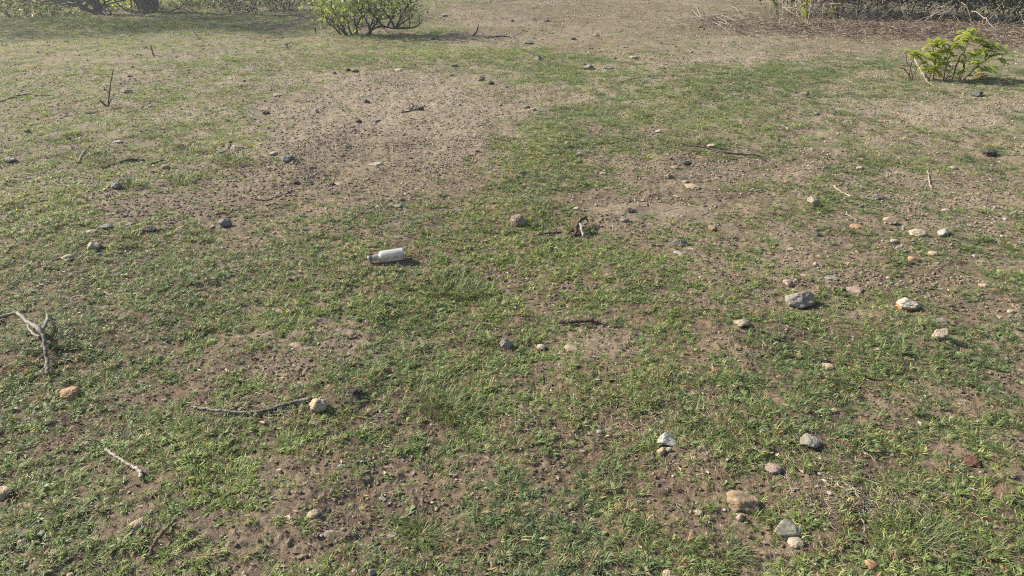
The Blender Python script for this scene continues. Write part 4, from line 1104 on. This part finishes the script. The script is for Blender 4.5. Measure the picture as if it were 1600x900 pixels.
def bright_shrub():
    x, y, z, t = G(1462, 126); k = t / F_PX; ct = 1 / math.cos(math.atan2(CAM_H, y))
    o = empty('small_shrub', (x, y, z))
    rg = np.random.default_rng(31); random.seed(31)
    def P(u, v, d=0): return np.array([(u - 1462) * k, d * k, (126 - v) * k * ct])
    stems = [([(1424, 124), (1419, 112), (1411, 98), (1404, 85)], 0, 1), ([(1424, 123), (1420, 106), (1419, 92), (1420, 80)], 8, 1), ([(1458, 127), (1456, 108), (1451, 90), (1447, 72)], 0, 2), ([(1459, 126), (1460, 108), (1462, 90), (1464, 74)], 14, 1),
             ([(1476, 112), (1476, 98), (1474, 84)], 6, 0), ([(1485, 112), (1488, 98), (1492, 82), (1496, 62)], -4, 1), ([(1481, 113), (1481, 100), (1480, 88)], 14, 0), ([(1502, 119), (1502, 104), (1504, 90)], 4, 1), ([(1503, 117), (1510, 100), (1522, 86), (1530, 76)], 10, 2),
             ([(1504, 118), (1522, 104), (1538, 92), (1546, 84)], 0, 1), ([(1423, 113), (1408, 110), (1398, 107)], -4, 0), ([(1470, 124), (1480, 117), (1486, 113)], -6, 0), ([(1424, 123), (1434, 108), (1438, 96)], 5, 1), ([(1478, 118), (1492, 106), (1500, 92)], 8, 1)]
    for (pp, d, lv) in stems:
        mb = MB(); pts = [P(u, v, d + 4 * i * rg.uniform(-1, 1)) for i, (u, v) in enumerate(pp)]
        pts[0][2] = -0.01
        tube(mb, pts, 1.0 * k, .5 * k, 12, 6, .2, .008); st = mb.build('stem', M['brownwood'], o)
    ml = [((1441, 74), 12, 12), ((1452, 70), 14, 20), ((1462, 68), 14, 20), ((1470, 73), 12, 16), ((1478, 82), 10, 8), ((1420, 80), 6, 12), ((1446, 88), 12, 8), ((1455, 84), 12, 10), ((1496, 56), 8, 14), ((1506, 56), 8, 14), ((1514, 58), 7, 8),
          ((1504, 78), 9, 8), ((1522, 76), 9, 13), ((1532, 72), 9, 15), ((1540, 78), 9, 10), ((1548, 84), 8, 9), ((1516, 99), 7, 6), ((1508, 90), 10, 6), ((1425, 88), 8, 5), ((1474, 92), 8, 4), ((1548, 100), 9, 5), ((1530, 103), 9, 5), ((1434, 100), 9, 7), ((1448, 104), 9, 7), ((1464, 100), 9, 7), ((1486, 98), 9, 6), ((1512, 108), 8, 6), ((1540, 106), 8, 6)]
    for (c, r, n) in ml:
        mb = MB(); c0 = P(c[0], c[1] + 7, rg.uniform(-12, 12))
        for _ in range(max(4, int(n * .7))):
            b = c0 + rg.normal(size=3) * r * k * .5
            pinnate(mb, b, rg.uniform(0, 6.28), rg.uniform(.07, .13), rg, .048)
        mb.build('leaf_spray', M['bright_leaf'], o, False, True)
    set_props(o, 'small bright yellow-green shrub in front of the dark thicket', 'shrub')
    stick('white_branch', [(1424, 103, .10), (1432, 112, .06), (1440, 120, .03), (1449, 130, .005), (1458, 135), (1470, 140)], 2.4, 1.6, 'palewood', 'white bare branch lying at the foot of the small bright shrub', 'branch', twigs=[([(1447, 127), (1460, 126), (1474, 128)], 1.6, 1.2)])
bright_shrub()

def grow(mb, p, d, L, r, depth, rg, tips, spread=.6, up=.15, n=7):
    pts = [p]; q = p.copy(); dd = d / np.linalg.norm(d)
    for i in range(4):
        dd = dd + rg.normal(size=3) * .22 + np.array([0, 0, up]); dd /= np.linalg.norm(dd)
        q = q + dd * L / 4; pts.append(q.copy())
    tube(mb, pts, r, r * .6, n, 6 if r > .01 else 4, .15, 0)
    if depth == 0: tips.append(pts[-1]); tips.append(pts[-2]); return
    for j in range(rg.integers(2, 4)):
        i = rg.integers(2, 5); nd_ = dd + rg.normal(size=3) * spread
        grow(mb, pts[i].copy(), nd_, L * rg.uniform(.55, .8), r * .55, depth - 1, rg, tips, spread, up, n)

def leafy_shrub():
    """the shrub at the top, many dark stems from a low crown"""
    x, y, z, t = G(575, 54); k = t / F_PX
    o = empty('leafy_shrub', (x, y, z)); rg = np.random.default_rng(8); random.seed(8)
    def P(u, v, d=0): return np.array([(u - 575) * k, d * k, (54 - v) * k * 1.02])
    stems = [[(540, 53), (534, 46), (528, 38), (517, 31), (508, 26)], [(543, 53), (537, 42), (533, 32), (526, 12)], [(533, 52), (523, 44), (512, 35)], [(553, 55), (556, 42), (557, 25), (558, 0)], [(557, 54), (560, 40), (568, 24), (570, 2)],
             [(576, 53), (585, 46), (600, 43), (618, 46), (628, 38), (645, 28)], [(602, 44), (594, 34), (586, 22), (580, 4)], [(618, 46), (610, 32), (597, 15), (590, -8)], [(618, 46), (628, 30), (640, 14), (650, 0)],
             [(577, 52), (580, 40), (588, 26), (602, 10)], [(620, 46), (640, 45), (652, 42), (660, 37)], [(550, 54), (545, 38), (546, 20), (541, 0)], [(580, 52), (575, 36), (566, 22)], [(606, 43), (616, 30), (630, 20)], [(571, 54), (590, 38), (602, 22), (606, 2)]]
    for pp in stems:
        mb = MB(); dpt = rg.uniform(-25, 25); pts = []
        for i, (u, v) in enumerate(pp): pts.append(P(u, v, dpt * (i / 4)))
        if pp[0][1] > 50: pts[0][2] = -.02
        tips = []
        tube(mb, pts, 1.7 * k, .9 * k, 16, 6, .2, .012)
        for _ in range(5):
            i = rg.integers(1, len(pts)); grow(mb, pts[i].copy(), rg.normal(size=3) * .7 + np.array([0, 0, .8]), rg.uniform(.25, .5), .007, 1, rg, tips, .7, .1, 5)
        mb.build('stem', M['darkwood'], o)
        mb = MB()
        C = np.array(tips)
        C = np.repeat(C, 5, 0) + rg.normal(size=(len(C) * 5, 3)) * .07
        C = C[C[:, 2] > .16 + .3 * np.clip(C[:, 0], -.2, .5)]
        if len(C) < 3: C = np.array([pts[-1]] * 3) + rg.normal(size=(3, 3)) * .05
        leaf_quads(mb, C, .065, rg, .2, .5)
        mb.build('foliage', M['fresh_leaf'], o, False, True)
    # crown clumps
    for (u, v, r, n) in ((512, 30, 9, 60), (525, 18, 12, 110), (545, 12, 14, 130), (562, 14, 13, 120), (520, 4, 14, 110), (500, 8, 12, 70), (580, 10, 13, 80), (600, -2, 16, 110), (625, -2, 16, 100), (648, 4, 12, 110), (655, -6, 10, 90), (560, -20, 30, 260), (610, -30, 30, 240), (520, -25, 26, 200), (580, -60, 36, 300), (486, 2, 8, 40), (540, 30, 9, 30), (530, 40, 8, 25), (655, 36, 6, 18), (558, 28, 8, 25)):
        mb = MB(); c = P(u, v, rg.uniform(-35, 35)); n = int(n * .55); C = c + rg.normal(size=(n, 3)) * r * k * .8
        leaf_quads(mb, C, .062, rg, .15, .5); mb.build('leaf_clump', M['fresh_leaf'] if rg.random() < .7 else M['mid_leaf'], o, False, True)
    set_props(o, 'wide bright green many-stemmed shrub at the top of the field', 'shrub')
leafy_shrub()

def crown(o, c, rad, nclump, nleaf, mat, rg, leaf=.07, squash=.6, low=-9):
    for _ in range(nclump):
        d = rg.normal(size=3); d /= np.linalg.norm(d); r = rg.random() ** .4
        q = c + d * r * rad * np.array([1, 1, squash])
        if q[2] < low: q[2] = low + abs(rg.normal()) * .2
        C = q + rg.normal(size=(nleaf, 3)) * rad * .13
        mb = MB(); leaf_quads(mb, C, leaf, rg, .25, .5); mb.build('leaf_clump', mat, o, False, True)

def field_tree(u, v, stems, crowns, label, seed, scale_leaf=.08):
    x, y, z, t = G(u, v); rg = np.random.default_rng(seed); random.seed(seed)
    o = empty('field_tree', (x, y, z)); k = t / F_PX
    mb = MB()
    for (pp, w0, w1) in stems:
        pts = [np.array([(a - u) * k, d * k, (v - b) * k]) for a, b, d in pp]
        tube(mb, pts, w0 * k / 2, w1 * k / 2, 16, 9, .25, .02, knots=2)
    mb.build('trunk', M['trunk'], o)
    mb = MB(); tips = []
    for (pp, w0, w1) in stems:
        for a, b, d in pp[1:]:
            for _ in range(3):
                grow(mb, np.array([(a - u) * k, d * k, (v - b) * k]), rg.normal(size=3) + np.array([0, 0, .6]), rg.uniform(.5, 1.0), .018, 1, rg, tips, .7, .05, 5)
    mb.build('branches', M['trunk'], o)
    for (cx, cy, cz, r, nc, nl) in crowns: crown(o, np.array([cx, cy, cz]), r, nc, nl, M['mid_leaf'], rg, scale_leaf, .55, .7)
    set_props(o, label, 'tree', 'trees at the far left')
field_tree(156, 23, [([(156, 25, 0), (150, 10, 2), (141, -5, 5), (130, -40, 15), (110, -120, 30)], 13, 6), ([(158, 24, 0), (157, 12, 0), (159, -5, -2), (166, -60, -10), (175, -150, -20)], 8, 4), ([(153, 22, 0), (135, 14, -4), (115, 4, -10), (90, -8, -20), (50, -40, -30)], 6, 3), ([(160, 18, 0), (172, 6, -8), (190, -1, -14), (225, -12, -20)], 3, 1.5), ([(152, 20, 0), (126, 10, 6), (100, 4, 10), (60, 6, 15)], 3.5, 1.5)],
           [(-4.6, -1.5, 2.1, 1.7, 44, 110), (-2.4, -1.5, 2.3, 1.8, 44, 110), (-.4, -1.2, 2.5, 1.7, 36, 110)], 'multi-stemmed grey tree leaning over the far left field edge', 41)
field_tree(235, 19, [([(235, 21, 0), (233, 8, 0), (231, -20, 2), (228, -80, 4), (220, -170, 8)], 24, 14), ([(226, 20, 0), (219, 4, 0), (210, -20, -3), (195, -90, -6)], 12, 8), ([(242, 20, 0), (246, 0, 3), (252, -40, 6), (270, -120, 10)], 10, 6), ([(234, 21, 0), (245, 22, -6), (256, 25, -10)], 8, 3)],
           [(-.8, -1.5, 2.3, 1.8, 44, 110), (1.0, -.6, 2.6, 1.6, 36, 110)], 'thick dark-trunked tree right of the leaning grey tree', 42)

def far_bush(u, v, w, h, mat, label, seed, stemm='trunk', low=.05, nl=900, leaf=.07, name='far_bush', nst=5, ratio=.7, group=None):
    """w, h in metres; dome of leaves over splayed stems"""
    x, y, z, t = G(u, v); rg = np.random.default_rng(seed); random.seed(seed)
    o = empty(name, (x, y, z))
    for _ in range(nst):
        mb = MB(); tips = []
        a = rg.uniform(0, 6.28)
        grow(mb, np.array([math.cos(a), math.sin(a), 0]) * w * .12 + np.array([0, 0, -.02]), np.array([math.cos(a), math.sin(a), 1.1]), h * .6, .008, 2, rg, tips, .6, .1, 5)
        mb.build('stem', M[stemm], o)
    nc = max(6, nl // 60)
    for _ in range(nc):
        d = rg.normal(size=3); d[2] = abs(d[2]); d /= np.linalg.norm(d); r = rg.random() ** .35
        c = d * r * np.array([w / 2, w / 2 * ratio, h * .85]) + np.array([0, 0, low])
        C = c + rg.normal(size=(60, 3)) * np.array([w * .09, w * .09, h * .09]); C[:, 2] = np.maximum(C[:, 2], low * .6 + .02 * rg.random(60))
        mb = MB(); leaf_quads(mb, C, leaf, rg, .2, .5); mb.build('leaf_clump', M[mat], o, False, True)
    return set_props(o, label, 'bush', group)
far_bush(32, 27, 1.3, .9, 'dull_leaf', 'dull low bush in the far left corner', 51)
far_bush(85, 19, 1.8, 1.2, 'mid_leaf', 'sunlit green bush behind the leaning grey tree', 52, nl=900)
far_bush(-10, 12, 2.4, 1.6, 'mid_leaf', 'pale green bush cut by the top left corner', 53, nl=1200)
far_bush(195, 13, 1.5, 1.3, 'bright_leaf', 'yellow-green bush between the two far trees', 54)
far_bush(300, 16, 2.0, 1.5, 'dull_leaf', 'grey-green bush right of the thick dark tree', 55, nl=800)
far_bush(375, 17, 1.9, 1.4, 'dark_leaf', 'sparse dark brushwood between the thick tree and shrub', 56, nl=500, nst=18, stemm='greywood')
far_bush(440, 18, 1.7, 1.4, 'dark_leaf', 'grey brush just left of the leafy shrub', 57, nl=420, nst=22, stemm='greywood')
far_bush(60, 8, 2.6, 1.8, 'mid_leaf', 'broad pale bush behind the sunlit far left bushes', 58, nl=1500)
far_bush(140, 6, 2.6, 1.9, 'mid_leaf', 'leafy bush filling the gap behind the leaning grey tree', 59, nl=1500)
far_bush(255, 6, 2.6, 1.9, 'mid_leaf', 'leafy bush right behind the thick dark tree', 60, nl=1500)
far_bush(335, 5, 2.6, 1.9, 'dull_leaf', 'dull bush at the top behind the grey-green one', 65, nl=1500)
far_bush(410, 4, 2.6, 1.9, 'dark_leaf', 'dark bush at the top behind the sparse brushwood', 66, nl=1500)
far_bush(475, 4, 2.2, 1.7, 'dull_leaf', 'dull bush at the top just behind the leafy shrub', 67, nl=1300)

# dry thicket on the right
def thicket(u, v, w, h, label, seed, nleaf, nstem, ndry):
    x, y, z, t = G(u, v); rg = np.random.default_rng(seed); random.seed(seed)
    o = empty('thicket_shrub', (x, y + .35, float(H(x, y + .35))))
    for j in range(nstem):
        mb = MB(); a = rg.uniform(0, 6.28)
        p0 = np.array([rg.uniform(-w / 2, w / 2) * .8, rg.uniform(-.5, .6), -.03])
        tips = []
        grow(mb, p0, np.array([math.cos(a) * .8, math.sin(a) * .8, 1.2]), h * .6, .012, 2, rg, tips, .6, .05, 5)
        mb.build('stem', M['brownwood'], o)
    for j in range(ndry):      # pale dry stems leaning out of the shrub, some arching down to the ground
        mb = MB(); xx = rg.uniform(-w / 2, w / 2); L = rg.uniform(.2, 1.1); lean = rg.normal(-.35, .7)
        ft = np.array([xx, -.55 + rg.normal(0, .28), rg.uniform(-.02, .05)])
        if rg.random() < .6:
            top = ft + np.array([-lean * L, .35 + rg.random() * .5, L * rg.uniform(.5, 1.0)])
        else:
            top = ft + np.array([rg.choice([-1, 1]) * L * .9, rg.uniform(-.2, .6), rg.uniform(.1, .35)])
        m1 = (top + ft) / 2 + np.array([rg.normal(0, .07), -.05, rg.uniform(-.05, .16)])
        r_ = rg.choice([.0035, .005, .009])
        tube(mb, [top, m1, ft], r_, r_ * .5, 10, 5, .1, .03)
        for _ in range(rg.integers(0, 3)): tube(mb, [m1, m1 + np.array([rg.normal(0, .15), -.08, rg.normal(0, .1)]), m1 + np.array([rg.normal(0, .3), -.15, rg.normal(-.05, .18)])], r_ * .5, .0015, 6, 4, .1, .02)
        mb.build('dry_stem', M['drystem'], o)
    for j in range(nleaf):
        d = rg.normal(size=3); d[2] = abs(d[2]); d /= np.linalg.norm(d); r = rg.random() ** .4
        c = d * r * np.array([w * .55, 1.35, h]) + np.array([0, .7, .3])
        C = c + rg.normal(size=(90, 3)) * np.array([.17, .17, .13]); C[:, 2] = np.maximum(C[:, 2], .05 + .45 * rg.random(90)); C[:, 1] = np.maximum(C[:, 1], -.35 - .25 * rg.random(90))
        mb = MB(); leaf_quads(mb, C, .065, rg, .3, .5); mb.build('leaf_clump', M['dark_leaf'], o, False, True)
    return set_props(o, label, 'shrub', 'dry thicket at the top right')
thicket(1270, 28, 1.7, 1.5, 'dry tangled shrub at the left end of the top right thicket', 61, 34, 18, 60)
thicket(1370, 31, 1.8, 1.7, 'dense dark shrub with many leaning dry stems in the thicket', 62, 130, 16, 60)
thicket(1475, 33, 1.8, 1.8, 'dark shrub with pale forked branches behind the small bright shrub', 63, 140, 14, 34)
thicket(1585, 42, 1.9, 1.8, 'darkest shrub of the thicket at the top right corner', 64, 150, 14, 26)
# green sprays hanging from the thicket
def spray(path, label, seed):
    u, v = path[-1][:2]
    rg = np.random.default_rng(seed)
    x, y, z, t = G(path[0][0], path[0][1]); k = t / F_PX
    o = empty('green_spray', (x, y, z))
    pts = [np.array([(a - path[0][0]) * k, d * k, (path[0][1] - b) * k + h0]) for a, b, d, h0 in [(p[0], p[1], p[2], 0.0) for p in path]]
    mb = MB(); tube(mb, pts, .008, .004, 14, 5, .1, .01); mb.build('stem', M['brownwood'], o)
    mb = MB(); Sx = spline(pts, 40)[14:]
    for p in Sx:
        for _ in range(2): pinnate(mb, p + rg.normal(size=3) * .02, rg.uniform(0, 6.28), rg.uniform(.05, .09), rg, .035)
    mb.build('foliage', M['bright_leaf'], o, False, True)
    set_props(o, label, 'shrub')
spray([(1286, 30, 0), (1290, 24, -2), (1298, 17, -4), (1308, 8, -3), (1318, -4, 0)], 'yellow-green leafy spray slanting before the dry tangled shrub', 71)
spray([(1262, 40, 0), (1260, 30, 0), (1254, 18, -2), (1250, 4, -2), (1252, -10, 0)], 'upright yellow-green spray by a pale vertical stalk', 72)
spray([(1212, 22, 0), (1211, 12, 0), (1207, 4, 0), (1204, -6, 0)], 'light green sprig at the top, left of the thicket', 73)
upright(1261, 42, [([(1261, 44, 0), (1261, 20, 0), (1261, -8, 2)], 1.8, 1.2)], 'palewood', 'dry_stalk', 'pale vertical stalk standing before the dry tangled shrub', 'stalk')
# fallen dry branch with many twigs
stick('dry_brush_branch', [(1081, 20, .05), (1092, 28, .05), (1100, 34, .03), (1118, 37, .04), (1140, 41, .02), (1160, 43, .0)], 1.6, 1.2, 'palewood', 'pale dry twiggy branch lying at the top right of the bare slope', 'branch', sides=5, knots=0,
      twigs=[([(1098, 32, .03), (1115, 30, .1), (1132, 33, .08), (1150, 36, .03)], 1.2, .7), ([(1100, 34, .03), (1120, 33, .1), (1145, 33, .12), (1170, 36, .06)], 1.2, .7), ([(1110, 36, .03), (1125, 43, .03), (1142, 52, .0)], 1.1, .7), ([(1118, 28, .02), (1128, 36, .05), (1150, 46, .01)], 1.1, .7), ([(1142, 12, .02), (1150, 20, .05), (1160, 27, .02)], 1.1, .7), ([(1095, 29, .04), (1089, 23, .1), (1083, 18, .15)], 1, .6)])

grass(); gravel(); litter(); hedge_litter()

# ------------------------------------------------------------------ haze: the thin bright air of a low sun
def haze_box():
    m, n, l, out = new_mat('haze_air')
    v = nd(n, 'ShaderNodeVolumePrincipled'); v.inputs['Color'].default_value = (0.92, 0.94, 0.96, 1)
    v.inputs['Density'].default_value = 0.0034; v.inputs['Anisotropy'].default_value = 0.65
    l.new(v.outputs[0], out.inputs['Volume'])
    a, b, c0, c1 = 1000.0, 1400.0, -1.3, 8.0
    V = [(-a, -a, c0), (a, -a, c0), (a, b, c0), (-a, b, c0), (-a, -a, c1), (a, -a, c1), (a, b, c1), (-a, b, c1)]
    mb = MB(); mb.add(V, [(3, 2, 1, 0), (4, 5, 6, 7), (0, 1, 5, 4), (1, 2, 6, 5), (2, 3, 7, 6), (3, 0, 4, 7)])
    o = mb.build('haze', m, smooth=False); o['kind'] = 'stuff'; o['label'] = 'thin pale haze in the air over the field'
haze_box()
